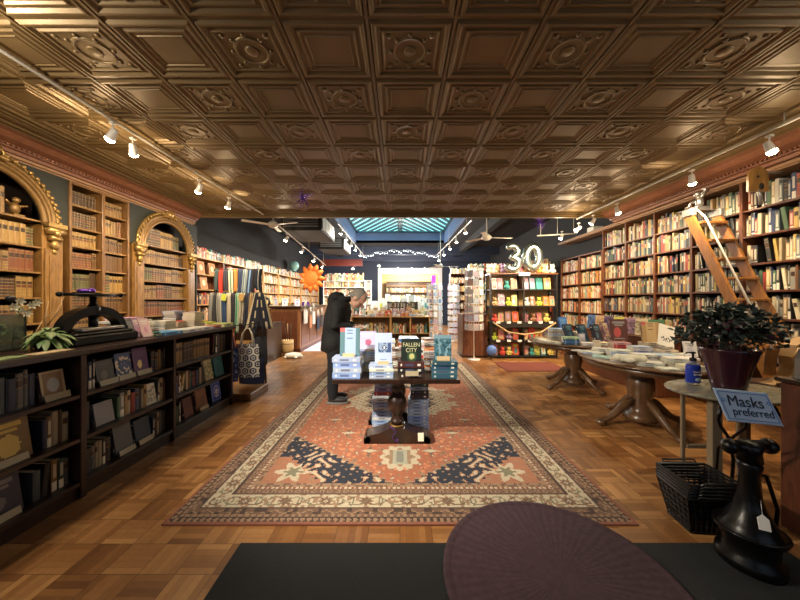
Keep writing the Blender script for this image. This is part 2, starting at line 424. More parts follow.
def row(face, sg, ya, yb, z, hmax, pal, styles, where, group, ts=(.022, .05), hs=(.72, .98), d=.18, merged=None, gaps=.03, reverse=False, runs=False, count0=0, facey=False, kind='book'):
    """fill a shelf with standing books. sg +1: spines face +x. where: text after the ordinal"""
    rr = R; y = ya+.006; out = []
    pal_ = PAL[pal]; runleft = 0; cur = None
    while True:
        if runs and runleft > 0: runleft -= 1; nm, col, t, h, st = cur
        else:
            nm, col = rr.choice(pal_); t = rr.uniform(*ts); h = hmax*rr.uniform(*hs); st = rr.choice(styles)
            if runs: runleft = rr.randint(1, 7); cur = (nm, col, t, h, st)
        if y+t > yb-.006:
            if yb-.008-y > .018: t = yb-.008-y
            else: break
        ang = 0
        if rr.random() < gaps and y+t+h*.25 < yb-.01:
            ang = rr.uniform(.08, .2)
        out.append((y+t/2, nm, col, t, h, st, ang)); y += t+(.0012)+(h*math.sin(ang)+.004 if ang else 0)
        if rr.random() < gaps*.5: y += rr.uniform(.02, .06)
    n = len(out)
    for i, (yc, nm, col, t, h, st, ang) in enumerate(out):
        if merged is not None:
            merged_book(merged, face, sg, yc, z+.001, t, d, h, col, rr); continue
        k = n-i if reverse else i+1
        v = rr.uniform(.85, 1.15)
        o = bpy.data.objects.new('book', SPINE[st]); C.objects.link(o)
        o.color = (*[min(1, c*v) for c in col], 1); o.scale = (t, d*rr.uniform(.92, 1), h)
        # sg=+1: rotate +90 ; local x -> +y, leaning about local y
        if facey: base = Matrix.Rotation(0, 4, 'Z'); loc = Vector((yc, face, z+.001))
        else: base = Matrix.Rotation(PI/2*sg, 4, 'Z'); loc = Vector((face-rr.uniform(0, .008)*sg, yc, z+.001))
        if ang:
            a = ang if (sg > 0 or facey) else -ang
            m = base @ Matrix.Rotation(a, 4, 'Y'); loc.z += t/2*math.sin(ang)
            o.rotation_euler = m.to_euler()
        else: o.rotation_euler = base.to_euler()
        o.location = loc
        if pal == 'leather':
            o.name = 'antique_volume'; tag(o, '%s leather volume, %s from left, %s' % (nm, ordn(k), where), 'antique book', group)
        else: tag(o, '%s %s %s, %s from left, %s' % (nm, KIND[pal], kind, ordn(k), where), 'book', group)
    return n
# ================================================================== ROOM
CZ = 3.27          # tin ceiling
XL, XR = -4.75, 4.85
YF, YE, YB = -1.6, 6.2, 18.0
BZ = 4.1
struct(MB().box(XL, YF, -.06, XR, YB+2.2, 0).build('floor', 'parquet'))
struct(MB().box(XL-.1, YF, -.06, XL, YB+2.2, BZ+.1).build('wall_left', 'dark_paint'))
struct(MB().box(XR, YF, -.06, XR+.1, YB+2.2, BZ+.1).build('wall_right', 'dark_paint'))
# front wall behind the camera with a shop window
b = MB(); b.box(XL, YF-.1, 0, XR, YF, .6); b.box(XL, YF-.1, 2.5, XR, YF, BZ); b.box(XL, YF-.1, .6, -3.6, YF, 2.5); b.box(3.6, YF-.1, .6, XR, YF, 2.5); b.box(-.7, YF-.1, .6, .7, YF, 2.5)
struct(b.build('wall_front', 'dark_paint'))
for i, (a, c) in enumerate(((-3.6, -.7), (.7, 3.6))):
    w = MB().box(a, YF-.06, .6, c, YF-.04, 2.5).build('window_%d' % (i+1), 'glass'); struct(w)
# tin ceiling : pressed panels as real relief
b = MB()
b.box(XL, YF, CZ+.012, XR, YE, CZ+.10)
tx, ty = .56, .51
x0g, y0g = -.21-.56*6, -1.18
nx, ny = 13, 14
def frame_ring(b, x0, y0, x1, y1, w, z0, z1):
    # raised square moulding with sloping flanks, hanging down from z0 to z1
    o = [(x0, y0), (x1, y0), (x1, y1), (x0, y1)]
    q = [(x0+w*.35, y0+w*.35), (x1-w*.35, y0+w*.35), (x1-w*.35, y1-w*.35), (x0+w*.35, y1-w*.35)]
    r = [(x0+w*.65, y0+w*.65), (x1-w*.65, y0+w*.65), (x1-w*.65, y1-w*.65), (x0+w*.65, y1-w*.65)]
    t = [(x0+w, y0+w), (x1-w, y0+w), (x1-w, y1-w), (x0+w, y1-w)]
    vs = [(*p, z0) for p in o]+[(*p, z1) for p in q]+[(*p, z1) for p in r]+[(*p, z0) for p in t]
    fs = [(k*4+i, k*4+(i+1) % 4, (k+1)*4+(i+1) % 4, (k+1)*4+i) for k in range(3) for i in range(4)]
    b.add(vs, fs)
for i in range(nx):
    for j in range(ny):
        ax, ay = x0g+i*tx, y0g+j*ty
        g = .012
        b.add([(ax, ay, CZ), (ax+tx, ay, CZ), (ax+tx, ay+ty, CZ), (ax, ay+ty, CZ)], [(0, 3, 2, 1)])
        frame_ring(b, ax+g, ay+g, ax+tx-g, ay+ty-g, .05, CZ, CZ-.016)
        frame_ring(b, ax+.075, ay+.075, ax+tx-.075, ay+ty-.075, .03, CZ, CZ-.010)
        if (i+j) % 2 == 0:
            cx, cy = ax+tx/2, ay+ty/2
            b.torus((cx, cy, CZ+.002), .11, .012, n=20, m=6)
            for k in range(8):
                a = k*PI/4; b.ball((cx+.135*math.cos(a), cy+.135*math.sin(a), CZ-.004), (.016, .016, .010), 6, 4)
            b.ball((cx, cy, CZ-.002), (.05, .05, .008), 10, 4)
            for sx in (-1, 1):
                for sy in (-1, 1): b.ball((cx+sx*.145, cy+sy*.125, CZ-.002), (.02, .02, .01), 6, 4)
        else:
            frame_ring(b, ax+.125, ay+.125, ax+tx-.125, ay+ty-.125, .012, CZ, CZ-.006)
# girder-like ribs every second column, then the plain border with long mouldings
for i in range(0, nx+1):
    x = x0g+i*tx; b.box(x-.010, YF, CZ-.012, x+.010, y0g+ny*ty, CZ)
for s, xe in ((-1, x0g), (1, x0g+nx*tx)):
    far = XL if s < 0 else XR
    b.box(min(xe, far), YF, CZ-.002, max(xe, far), YE, CZ+.01)
    for k, w in ((.02, .03), (.10, .02), (.16, .05), (.30, .02), (.36, .03)):
        x = xe+s*k; 
        if abs(x) < 4.6: b.box(x, YF, CZ-.028, x+s*w, YE, CZ)
b.box(XL, y0g+ny*ty, CZ-.004, XR, YE, CZ+.01)
b.box(XL, 6.00, CZ-.028, XR, 6.03, CZ); 
struct(b.build('ceiling', 'tin'))
# edge beam where the tin ceiling stops
b = MB(); b.box(XL, YE-.12, CZ-.05, XR, YE, CZ+.02); b.box(XL, YE-.09, CZ-.085, XR, YE-.02, CZ-.05)
struct(b.build('trim_1', 'tin'))
struct(MB().box(XL, YE-.1, CZ+.1, XR, YE, BZ).build('trim_2', 'dark_paint'))
# rear ceiling with skylight well
SX, SY0, SY1, SZ = 2.0, 8.6, 13.6, 4.6
b = MB(); b.box(XL, YE, BZ, -SX-.1, YB+2.2, BZ+.1); b.box(SX+.1, YE, BZ, XR, YB+2.2, BZ+.1); b.box(-SX-.1, YE, BZ, SX+.1, SY0, BZ+.1); b.box(-SX-.1, SY1, BZ, SX+.1, YB+2.2, BZ+.1)
struct(b.build('ceiling_rear', 'back_ceiling'))
b = MB()
b.box(-SX-.1, SY0, BZ, -SX, SY1, SZ); b.box(SX, SY0, BZ, SX+.1, SY1, SZ); b.box(-SX-.1, SY0-.1, BZ, SX+.1, SY0, SZ); b.box(-SX-.1, SY1, BZ, SX+.1, SY1+.1, SZ)
struct(b.build('trim_3', 'blue_well'))
b = MB(); b.box(-SX, SY0, SZ, SX, SY1, SZ+.02)
sk = struct(b.build('window_3', 'sky_pane'))
b = MB(); y = SY0-.0
def bar(x0, y0, x1, y1, w=.05):
    d = Vector((x1-x0, y1-y0, 0)).normalized(); q = Vector((-d.y, d.x, 0))*w; z0, z1 = SZ-.05, SZ-.001
    P = [Vector((x0, y0, 0))-q, Vector((x1, y1, 0))-q, Vector((x1, y1, 0))+q, Vector((x0, y0, 0))+q]
    b.add([(p.x, p.y, z0) for p in P]+[(p.x, p.y, z1) for p in P], [(0, 3, 2, 1), (4, 5, 6, 7), (0, 1, 5, 4), (1, 2, 6, 5), (2, 3, 7, 6), (3, 0, 4, 7)])
DY = 3.4; y = SY0+.2
while y < SY1+DY:
    for s in (-1, 1):
        # from (s*SX, y) to (0, y-DY), clipped to the opening
        t0 = max(0, (y-SY1)/DY); t1 = min(1, (y-SY0)/DY)
        if t1-t0 > .03: bar(s*SX*(1-t0), y-DY*t0, s*SX*(1-t1), y-DY*t1)
    y += .52
bar(0, SY0, 0, SY1, .10); bar(-SX+.05, SY0, -SX+.05, SY1, .05); bar(SX-.05, SY0, SX-.05, SY1, .05); bar(-SX, SY1-.05, SX, SY1-.05, .05)
b.build('glazing_bars', 'pane_bar', sk)
# beams across the rear ceiling
for i, (y, z0, m) in enumerate(((14.6, 3.72, 'blue_beam'), (16.2, 3.62, 'blue_beam'))):
    struct(MB().box(XL, y, z0, XR, y+.25, BZ).build('trim_%d' % (4+i), m))
for i, (x, y0, y1) in enumerate(((-3.2, YE+.05, YB), (3.0, YE+.05, YB))):
    struct(MB().box(x-.12, y0, BZ-.28, x+.12, y1, BZ).build('trim_%d' % (6+i), 'back_ceiling'))
# back wall with a wide white-framed opening to a bright back room
OX0, OX1, OZ = -1.1, 2.3, 3.05
b = MB(); b.box(XL, YB, 0, OX0, YB+.12, BZ); b.box(OX1, YB, 0, XR, YB+.12, BZ); b.box(OX0, YB, OZ, OX1, YB+.12, BZ)
struct(b.build('wall_back', 'blue_beam'))
b = MB(); b.box(OX0-.22, YB-.05, 0, OX0, YB-.001, OZ+.36); b.box(OX1, YB-.05, 0, OX1+.22, YB-.001, OZ+.36); b.box(OX0, YB-.05, OZ, OX1, YB-.001, OZ+.36)
struct(b.build('trim_8', 'white_paint'))
struct(MB().box(XL, YB+2.2, 0, XR, YB+2.3, BZ).build('wall_back_room', 'tan_wall'))

# ---- cornices
def cornice(name, s, face, depth, z0, z1, y0, y1, m):
    pr = [(0, 0), (.18, 0), (.22, .18), (.34, .22), (.36, .42), (.62, .55), (.80, .80), (1, .84), (1, 1), (0, 1)]
    b = MB(); b.prism([(face-s*depth*p, z0+(z1-z0)*q) for p, q in pr], 'y', y0, y1)
    # row of dentils
    y = y0+.02
    while y < y1-.05:
        b.box(face-s*depth*.30, y, z0+(z1-z0)*.26, face-s*depth*.42, y+.022, z0+(z1-z0)*.38); y += .045
    return struct(b.build(name, m))
LW = -4.25
RW = 4.45
cornice('trim_9', -1, LW, .30, 3.09, CZ-.003, YF, 6.16, 'cornice_wood')
cornice('trim_10', 1, RW, .42, 3.09, CZ-.003, YF, 6.16, 'cornice_wood')
# frieze boards behind the cornices
b = MB(); b.box(LW-.30, YF, 3.04, LW, 6.16, 3.09); b.box(LW, YF, 3.055, LW+.035, 6.18, 3.085); struct(b.build('trim_11', 'trim_brown'))
b = MB(); b.box(RW, YF, 3.03, RW+.3, 8.4, 3.10); b.box(RW-.03, YF, 3.045, RW, 8.4, 3.08); struct(b.build('trim_12', 'trim_brown'))
b = MB(); b.box(LW-.45, YF, 3.09, LW-.01, 6.16, CZ); struct(b.build('trim_13', 'green_panel'))
b = MB(); b.box(RW+.01, YF, 3.10, RW+.38, 6.16, CZ); struct(b.build('trim_14', 'green_panel'))

# ================================================================== LEFT WALL CASES
SH_A = [.93, 1.23, 1.53, 1.83, 2.13, 2.44]
def shelves_parts(root, x0, x1, y0, y1, zs, m, th=.022, name='shelf', lip=.0):
    for z in zs: MB().rbox(x0, y0, z-th, x1, y1, z, .003).build(name, m, root)
def arched_case(yc, label):
    hw = .51; r0 = .51; sp = 2.40; zt = 3.04
    o = thing('arched_bookcase', label, 'bookcase', (LW, yc, 0))
    Y0, Y1 = -.78, .78
    # front board with arched opening
    b = MB()
    N = 28; ro = .50
    for k in range(N):
        a0, a1 = PI*k/N, PI*(k+1)/N
        p0, p1 = (ro*math.cos(a0), sp+ro*math.sin(a0)), (ro*math.cos(a1), sp+ro*math.sin(a1))
        def outp(a):
            c, s_ = math.cos(a), math.sin(a); t = min((.78/abs(c)) if abs(c) > 1e-6 else 9, ((zt-sp)/s_) if s_ > 1e-6 else 9)
            return (c*t, sp+s_*t)
        q0, q1 = outp(a0), outp(a1)
        for xx in (0, -.03):
            b.add([(xx, *p0), (xx, *p1), (xx, *q1), (xx, *q0)], [(0, 1, 2, 3)])
        b.add([(0, *p0), (-.03, *p0), (-.03, *p1), (0, *p1)], [(0, 1, 2, 3)])
        if abs(q0[0]-q1[0]) > 1e-4 and abs(q0[1]-q1[1]) > 1e-4:
            cn = (math.copysign(.78, math.cos((a0+a1)/2)), zt)
            b.add([(0, *q0), (0, *q1), (0, *cn)], [(0, 1, 2)])
    b.build('front_panel', 'green_panel', o)
    # arch moulding : nested half rings
    b = MB()
    for r, t, x in ((.515, .030, .012), (.565, .020, .02), (.605, .026, .02), (.545, .018, .004)):
        b.torus((x, 0, sp), r, t, 'x', 36, 8, 0, PI)
    b.build('arch_moulding', 'arch_gold', o)
    b = MB()
    b.torus((.012, 0, sp), .655, .022, 'x', 36, 6, 0, PI)
    for k in range(27):
        a = PI*(k+.5)/27; b.ball((.045, .655*math.cos(a), sp+.655*math.sin(a)), (.018, .024, .024), 6, 5)
    b.build('bead_moulding', 'arch_gilt', o)
    b = MB()      # keystone ornament : scrolls and a shell
    b.ball((.05, 0, sp+.66), (.05, .065, .085), 10, 8)
    for s in (-1, 1):
        b.torus((.06, s*.075, sp+.64), .04, .016, 'x', 12, 6); b.ball((.06, s*.12, sp+.60), (.03, .04, .03), 8, 6)
        b.tube([(.05, s*.02, sp+.72), (.07, s*.07, sp+.745), (.06, s*.10, sp+.70)], [.014, .016, .008], 6)
    b.build('keystone', 'arch_gilt', o)
    for s in (-1, 1):
        b = MB(); ya, yb = sorted((s*.50, s*.72))
        b.box(-.30, ya, 0, .0, yb, sp); b.box(0, ya+.02, .9, .018, yb-.02, sp-.28)
        b.box(0, ya+.06, 1.0, .026, yb-.06, sp-.36); b.box(0, ya-.005, 0, .03, yb+.005, .9)
        b.build('pilaster', 'oak_gold', o)
        b = MB()   # carved bracket
        ym = s*.61
        b.box(-.02, ym-.10, sp-.02, .075, ym+.10, sp+.03); b.tube([(.03, ym-.09, sp-.06), (.03, ym+.09, sp-.06)], .05, 8)
        b.tube([(.035, ym-.06, sp-.15), (.035, ym+.06, sp-.15)], .035, 8); b.ball((.03, ym, sp-.23), (.035, .05, .06), 8, 6)
        b.ball((.06, ym, sp-.09), (.03, .035, .05), 8, 6); b.ball((.02, ym, sp-.31), (.02, .03, .035), 8, 6)
        b.build('bracket', 'arch_gilt', o)
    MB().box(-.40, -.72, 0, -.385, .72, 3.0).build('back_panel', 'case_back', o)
    MB().box(-.385, -.50, 0, -.02, .50, .55).build('base_cabinet', 'oak', o)
    shelves_parts(o, -.37, -.005, -.499, .499, SH_A, 'oak_gold')
    return o
AC1, AC2 = 3.06, 5.485
arched_case(AC1, 'arched golden oak bookcase at left edge, behind the glass vase')
arched_case(AC2, 'arched golden oak bookcase nearer the scarf rack, with gilt keystone')
for nm, yc, y0, y1 in (('near arched case', AC1, -.47, .48), ('far arched case', AC2, -.49, .49)):
    for k, z in enumerate(SH_A[::-1]):
        hmax = .27 if k else .34
        a, c = (yc+y0, yc+y1)
        if k == 0: a, c = yc-.38, yc+.38
        if nm[0] == 'n' and k == 0: c = yc+.22
        row(LW-.06, 1, a, c, z, hmax, 'leather', ['bands', 'label', 'bands'], '%s shelf down, %s' % (ordn(k+1), nm), 'leather-bound sets in the left wall cases', ts=(.034, .058), hs=(.78, .93), runs=True, gaps=0)
# small carved figure on the top shelf of the near arch
b = MB(); b.box(-.06, -.05, 0, .06, .05, .03); b.ball((0, 0, .10), (.045, .05, .07)); b.ball((.02, 0, .19), .035); b.tube([(0, -.04, .13), (.03, -.10, .17)], [.02, .01], 6); b.tube([(0, .04, .13), (.03, .10, .15)], [.02, .01], 6)
tag(b.build('figurine', 'arch_gold', loc=(LW-.12, AC1+.34, 2.441)), 'small gilt figurine on top shelf of near arched case', 'figurine')
# middle case : two bays
SH_M = [.73, 1.03, 1.33, 1.625, 1.93, 2.21, 2.46, 2.75]
MY0, MY1, MYC = 3.86, 4.63, 4.27
MY0, MYC, MY1 = 3.845, 4.285, 4.665
root = thing('double_bookcase', 'tall golden oak bookcase of two bays between the two arched cases', 'bookcase', (LW, 0, 0))
for y, w in ((MY0, .03), (MYC-.02, .045), (MY1-.0, .03)):
    MB().rbox(-.36, y, 0, .02, y+w, 3.035).build('upright', 'oak', root)
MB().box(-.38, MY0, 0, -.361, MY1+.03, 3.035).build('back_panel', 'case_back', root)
MB().box(-.36, MY0+.03, 3.0, .02, MYC-.02, 3.035).build('top_board', 'oak', root); MB().box(-.36, MYC+.025, 3.0, .02, MY1, 3.035).build('top_board', 'oak', root)
bays = ((MY0+.031, MYC-.021), (MYC+.026, MY1-.001))
for i, (a, c) in enumerate(bays):
    shelves_parts(root, -.355, .0, a, c, SH_M[1:] if i == 0 else [z-.012 for z in SH_M[1:]], 'oak_gold')
    for k, z in enumerate(SH_M[:0:-1]):
        up = (3.0 if k == 0 else SH_M[::-1][k-1])-.03
        zz = z if i == 0 else z-.012
        row(LW-.05, 1, a, c, zz, up-zz, 'leather', ['bands', 'label', 'label', 'plain'], '%s shelf down, %s bay of double oak case' % (ordn(k+1), ('left', 'right')[i]), 'leather-bound sets in the left wall cases', ts=(.030, .048), hs=(.78, .92), runs=True, gaps=0)
# plain wall panels between cases
def wpanel(n, y0, y1):
    struct(MB().box(LW-.30, y0, 0, LW-.012, y1, 3.038).build('trim_%d' % n, 'green_panel'))
wpanel(15, 4.70, AC2-.782) if AC2-.782 > 4.70 else None
wpanel(16, YF, AC1-.785)
wpanel(17, AC2+.785, 6.30)

# ================================================================== RIGHT WALL CASES
SH_R = [.93, 1.28, 1.62, 1.96, 2.315, 2.65]
RY = [6.60, 5.93, 5.26, 4.59, 3.92, 3.25, 2.58]
bayw = ['first bay', 'second bay', 'third bay', 'fourth bay', 'fifth bay', 'sixth bay']
for i in range(6):
    ya, yb = RY[i+1], RY[i]
    near = ['farthest from camera', 'second from far end', 'third from far end', 'left of the ladder', 'behind the ladder', 'right of the ladder'][i]
    root = thing('wall_bookcase', 'dark reddish wall bookcase bay %s, right wall' % near, 'bookcase', (RW, 0, 0), group='wall bookcase bays')
    MB().rbox(.0, ya, 0, .30, ya+.018, 3.02).build('upright', 'red_wood', root); MB().rbox(.0, yb-.018, 0, .30, yb, 3.02).build('upright', 'red_wood', root)
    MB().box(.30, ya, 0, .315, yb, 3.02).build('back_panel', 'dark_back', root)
    MB().box(.0, ya+.018, .0, .30, yb-.018, .10).build('plinth', 'mahogany', root)
    shelves_parts(root, .002, .298, ya+.0185, yb-.0185, [.40]+SH_R, 'mahogany' if i > 2 else 'red_wood', .025)
# rows : individual ones, nearest and largest first
RIGHT = []
for i in range(6):
    for k, z in enumerate(SH_R[::-1]): RIGHT.append((i, k, z))
cnt = 0; mrg = MB()
order = sorted(RIGHT, key=lambda q: (-q[0], q[1]))
for i, k, z in order:
    ya, yb = RY[i+1]+.02, RY[i]-.02
    if k == 5 and i < 4: m_ = mrg
    m_ = None if cnt < 285 else mrg
    if i == 5 and k == 4 or i == 5 and k == 5: pass
    n = row(RW+.035, -1, ya, yb, z, (.33 if k else .34), 'mixed', ['plain', 'jacket', 'block', 'jacket', 'label'], '%s shelf down, %s bay from far end' % (ordn(k+1), ordn(i+1)), 'books in the right wall cases', ts=(.018, .044), hs=(.66, .92), merged=m_, gaps=.12 if m_ is None else .03, reverse=True)
    cnt += n
print('right books', cnt)
STUFF.append(mrg.build('book_rows', ['cover', 'pages']))

# lower bookcases farther along the right wall
mrg = MB()
for i in range(2):
    ya, yb = 6.62+i*.85, 6.62+(i+1)*.85-.01
    root = thing('low_bookcase', ('reddish bookcase with lower top beside the tall right wall cases', 'reddish lower bookcase behind the toy display unit')[i], 'bookcase', (RW, 0, 0))
    for y in (ya, yb-.02): MB().box(0, y, 0, .30, y+.02, 2.58).build('upright', 'red_wood', root)
    MB().box(.30, ya, 0, .315, yb, 2.58).build('back_panel', 'dark_back', root)
    MB().box(-.01, ya, 2.58, .30, yb, 2.60).build('top_board', 'red_wood', root)
    zs = [.5, .85, 1.2, 1.55, 1.9, 2.25]
    shelves_parts(root, .002, .298, ya+.021, yb-.021, zs, 'red_wood')
    for z in zs: row(RW+.04, -1, ya+.022, yb-.022, z, .31, 'far', ['plain'], '', '', ts=(.02, .045), hs=(.7, .95), merged=mrg)
STUFF.append(mrg.build('book_rows', ['cover', 'pages']))

# ================================================================== FAR LEFT WALL CASES
mrg = MB()
FY = [6.45, 7.5, 8.6, 9.7, 10.9, 12.1, 13.4, 14.8, 16.3]
FX = -4.40
for i in range(8):
    ya, yb = FY[i], FY[i+1]-.01
    root = thing('pine_bookcase', 'orange wood bookcase on far left wall, %s from the scarf rack' % ordn(i+1), 'bookcase', (FX, 0, 0), group='far left wall bookcases')
    for y in (ya, yb-.025): MB().box(-.30, y, 0, 0, y+.025, 2.42).build('upright', 'red_wood' if i < 2 else 'pine', root)
    MB().box(-.32, ya, 0, -.30, yb, 2.42).build('back_panel', 'red_wood', root)
    MB().box(-.30, ya, 2.42, .01, yb, 2.445).build('top_board', 'pine', root)
    zs = [.35, .70, 1.05, 1.40, 1.74, 2.08]
    shelves_parts(root, -.299, -.001, ya+.026, yb-.026, zs, 'pine')
    for k, z in enumerate(zs):
        end = yb-.03
        if i == 0 and k in (4, 5): continue
        row(FX-.03, 1, ya+.03, end, z, .31, 'far', ['plain'], '', '', ts=(.02, .05), hs=(.62, .95), merged=mrg)
    row(FX-.03, 1, ya+.03, yb-.03, 2.446, .27, 'far', ['plain'], '', '', ts=(.03, .06), hs=(.6, .9), merged=mrg)
STUFF.append(mrg.build('book_rows', ['cover', 'pages']))
# framed leaning pictures in the first bay
for k, (y, z) in enumerate(((6.75, 2.09), (7.15, 2.09), (6.85, 1.75))):
    book_up(FX-.08, y, z, PI/2, .24, .28, .02, (.5, .3, .15), 'tall cover faced out on far left bookcase, %s' % ('upper shelf near the arch', 'upper shelf farther along', 'second shelf')[k], art=artmesh('frame', (.5, .2, .06), (.55, .3, .12), (.7, .6, .4), k), lean=.12)

# ================================================================== RUG
def rug():
    W, Y0, Y1 = 1.585, 1.99, 7.15
    nx_, ny_ = 280, 440
    L = Y1-Y0; xs = (np.arange(nx_)+.5)/nx_*2*W-W; ys = (np.arange(ny_)+.5)/ny_*L
    X, Y = np.meshgrid(xs, ys); AX = np.abs(X); V = np.minimum(Y, L-Y); Yc = Y-L/2
    dE = np.minimum(W-AX, V)                 # distance to the edge
    along = np.where(W-AX < V, Y, X+10)      # coordinate running along the border
    rng = np.random.RandomState(3)
    def h(a, b_, s=0):
        n = np.sin(a*127.1+b_*311.7+s*74.7)*43758.5453; return n-np.floor(n)
    def cells(u, v, s, sd=0): return h(np.floor(u/s), np.floor(v/s), sd)
    col = np.zeros((ny_, nx_, 3))
    def put(mask, c): col[mask] = c
    RED, RUST, CREAM, NAVY, BROWN, TAN, GREEN, DK = (.33,.115,.062), (.24,.09,.055), (.46,.39,.28), (.018,.022,.036), (.15,.085,.055), (.27,.17,.105), (.17,.16,.10), (.06,.036,.028)
    put(dE >= 0, RUST)
    def motif(u, v, p, sd):   # lattice of small rosettes
        fu, fv = (u/p) % 1-.5, (v/p) % 1-.5
        return fu, fv, np.sqrt(fu*fu+fv*fv)
    # outer guard bands
    m = (dE > .02) & (dE < .065); put(m, DK); fu, fv, r = motif(along, dE-.02, .045, 0); put(m & (r < .36), TAN); 
    m = (dE >= .065) & (dE < .09); put(m, TAN); put(m & ((along*22) % 1 < .45), BROWN)
    m = (dE >= .09) & (dE < .150); put(m, BROWN); zig = np.abs(((along/.12) % 1)-.5)*.075+.095; put(m & (np.abs(dE-zig-.005) < .007), TAN); put(m & (cells(along, dE, .03, 2) > .72), DK)
    m = (dE >= .150) & (dE < .163); put(m, DK)
    # main cream border : big rosettes with leaves between
    m = (dE >= .163) & (dE < .300); put(m, CREAM)
    t = (along/.30) % 1-.5; d = (dE-.2315)/.30
    r = np.sqrt(t*t+d*d); th = np.arctan2(d, t)
    put(m & (r < .165+.035*np.cos(8*th)), TAN); put(m & (r < .125+.03*np.cos(8*th)), BROWN); put(m & (r < .05), CREAM)
    t2 = np.abs(np.abs(t)-.36); put(m & ((t2/.07)**2+(d/.17)**2 < 1), GREEN); put(m & ((t2/.035)**2+(d/.10)**2 < 1), CREAM)
    vine = np.sin(along*2*PI/.30)*.14; put(m & (np.abs(d-vine) < .022), BROWN); put(m & (np.abs(d+vine) < .018), GREEN)
    m2 = m & (cells(along, dE, .024, 5) > .80) & (r > .2); put(m2, TAN)
    m = (dE >= .300) & (dE < .313); put(m, DK)
    m = (dE >= .313) & (dE < .375); put(m, BROWN); fu, fv, r = motif(along, dE-.313, .062, 0); put(m & (r < .33), TAN); put(m & (r < .16), DK)
    m = (dE >= .375) & (dE < .40); put(m, CREAM); put(m & ((along*26) % 1 < .5), RUST)
    m = (dE >= .40) & (dE < .44); put(m, TAN); put(m & (cells(along, dE, .02, 7) > .6), BROWN)
    # field
    F = dE >= .44
    fx, fy = AX, V-.44                        # fy from field end, fx from centre
    hx, hy = W-.44, 1e9
    st = .06
    # stepped diagonals
    qx = np.floor(fx/st)*st
    hexline = np.clip((qx)*.80-.02, 0, None)   # orange where fy > hexline
    put(F, RED)
    navy = F & (fy < hexline) & (fy < .92)
    put(navy, NAVY)
    crn = F & (fx > .66+np.floor(fy/st)*st*.95) & (fy < .42)
    navy = navy & ~crn
    put(crn, (.32, .14, .08))
    # outline
    near = F & (np.abs(fy-hexline) < .014) & (fx > .03) & (fy < .92); put(near, TAN)
    # arabesques on navy
    a = np.sin(fx*34+np.sin(fy*29)*1.8)*np.cos(fy*31+np.sin(fx*23)*2.0)
    put(navy & (a > .42), (.42, .22, .12)); put(navy & (a > .72), CREAM)
    b2 = np.sin(fx*61+1)*np.sin(fy*57+2+3*np.sin(fx*9)); put(navy & (b2 > .80), TAN)
    # corner piece motif
    rr_ = np.sqrt((fx-.93)**2+(fy-.17)**2); tt = np.arctan2(fy-.17, fx-.93)
    put(crn & (rr_ < .12+.04*np.cos(6*tt)), CREAM); put(crn & (rr_ < .06+.02*np.cos(6*tt)), GREEN); put(crn & (a > .75), TAN)
    # sprigs in the red field
    red = F & ~navy & ~crn & ~near
    a3 = np.sin(X*26)*np.sin(Yc*24+2*np.sin(AX*7)); put(red & (a3 > .80), TAN); put(red & (a3 > .93), (.16, .09, .07)); put(red & (a3 < -.82), (.22, .10, .07)); put(red & (a3 < -.94), CREAM)
    a5 = np.sin(X*47+2)*np.sin(Yc*41+1.5*np.sin(X*11)); put(red & (a5 > .88), (.44, .24, .13)); put(red & (a5 < -.93), (.20, .17, .11))
    put(red & (cells(AX, Yc, .03, 9) > .93), (.52, .20, .10))
    for cx_, cy_ in ((.58, 1.38), (.80, .85+.9), (.30, .98)):
        q = red & (((np.abs(fx-cx_)/.03)+(np.abs(fy-(cy_-.45))/.11)) < 1); put(q, BROWN)
        q = red & (((np.abs(fx-cx_)/.09)+(np.abs(fy-(cy_-.45))/.03)) < 1); put(q, CREAM)
    # central medallion with pendants
    Ym = Yc+.35; Ym = np.where(np.abs(Yc-.35) < np.abs(Yc+.35), Yc-.35, Yc+.35); Ym = np.where(np.abs(Yc) < .35, 0, Ym)
    mr = np.abs(X)*.92+np.abs(Ym)*1.15+.05*np.sin(X*30)*np.sin(Yc*30); mt = np.arctan2(Ym, X)
    lob = .70+.06*np.sign(np.sin(X*18)*np.sin(Yc*18))
    put(F & (mr < lob), CREAM); put(F & (mr < lob-.03), (.40, .34, .22)); put(F & (mr < lob-.03) & (a > .2), CREAM); put(F & (mr < lob-.03) & (b2 > .55), (.30, .10, .06))
    put(F & (mr < .44), NAVY); put(F & (mr < .44) & (a > .35), TAN); put(F & (mr < .26), RED); put(F & (mr < .26) & (a > .6), CREAM)
    # pendants : shield near the rug ends
    pr = fy-.36; px = X
    rp = np.sqrt((px/.20)**2+((fy-.42)/.24)**2); tp = np.arctan2((fy-.42)/.24, px/.20)
    put(F & (rp < .78+.20*np.abs(np.cos(6*tp))), CREAM); put(F & (rp < .62+.1*np.cos(8*tp)), TAN); put(F & (np.abs(px) < .07) & (np.abs(fy-.42) < .13), (.34, .34, .26)); put(F & (np.abs(px) < .03) & (np.abs(fy-.42) < .10), (.20, .20, .17))
    put(F & (np.abs(px) < .02) & (fy > .62) & (fy < 1.2), TAN)
    # wear + yarn noise
    n1 = rng.rand(ny_, nx_)*.22+.86; col *= n1[..., None]
    wear = (np.sin(X*3.1+Yc*1.7)+np.sin(Yc*4.3-X*2.2))*.06+1; col *= wear[..., None]
    # grid mesh
    gx = np.linspace(-W, W, nx_+1); gy = np.linspace(Y0, Y1, ny_+1)
    GX, GY = np.meshgrid(gx, gy); z = .012
    vs = np.stack([GX.ravel(), GY.ravel(), np.full(GX.size, z)], 1)
    i = np.arange(ny_)[:, None]*(nx_+1)+np.arange(nx_)[None, :]; i = i.ravel()
    quads = np.stack([i, i+1, i+nx_+2, i+nx_+1], 1)
    n0 = len(vs)
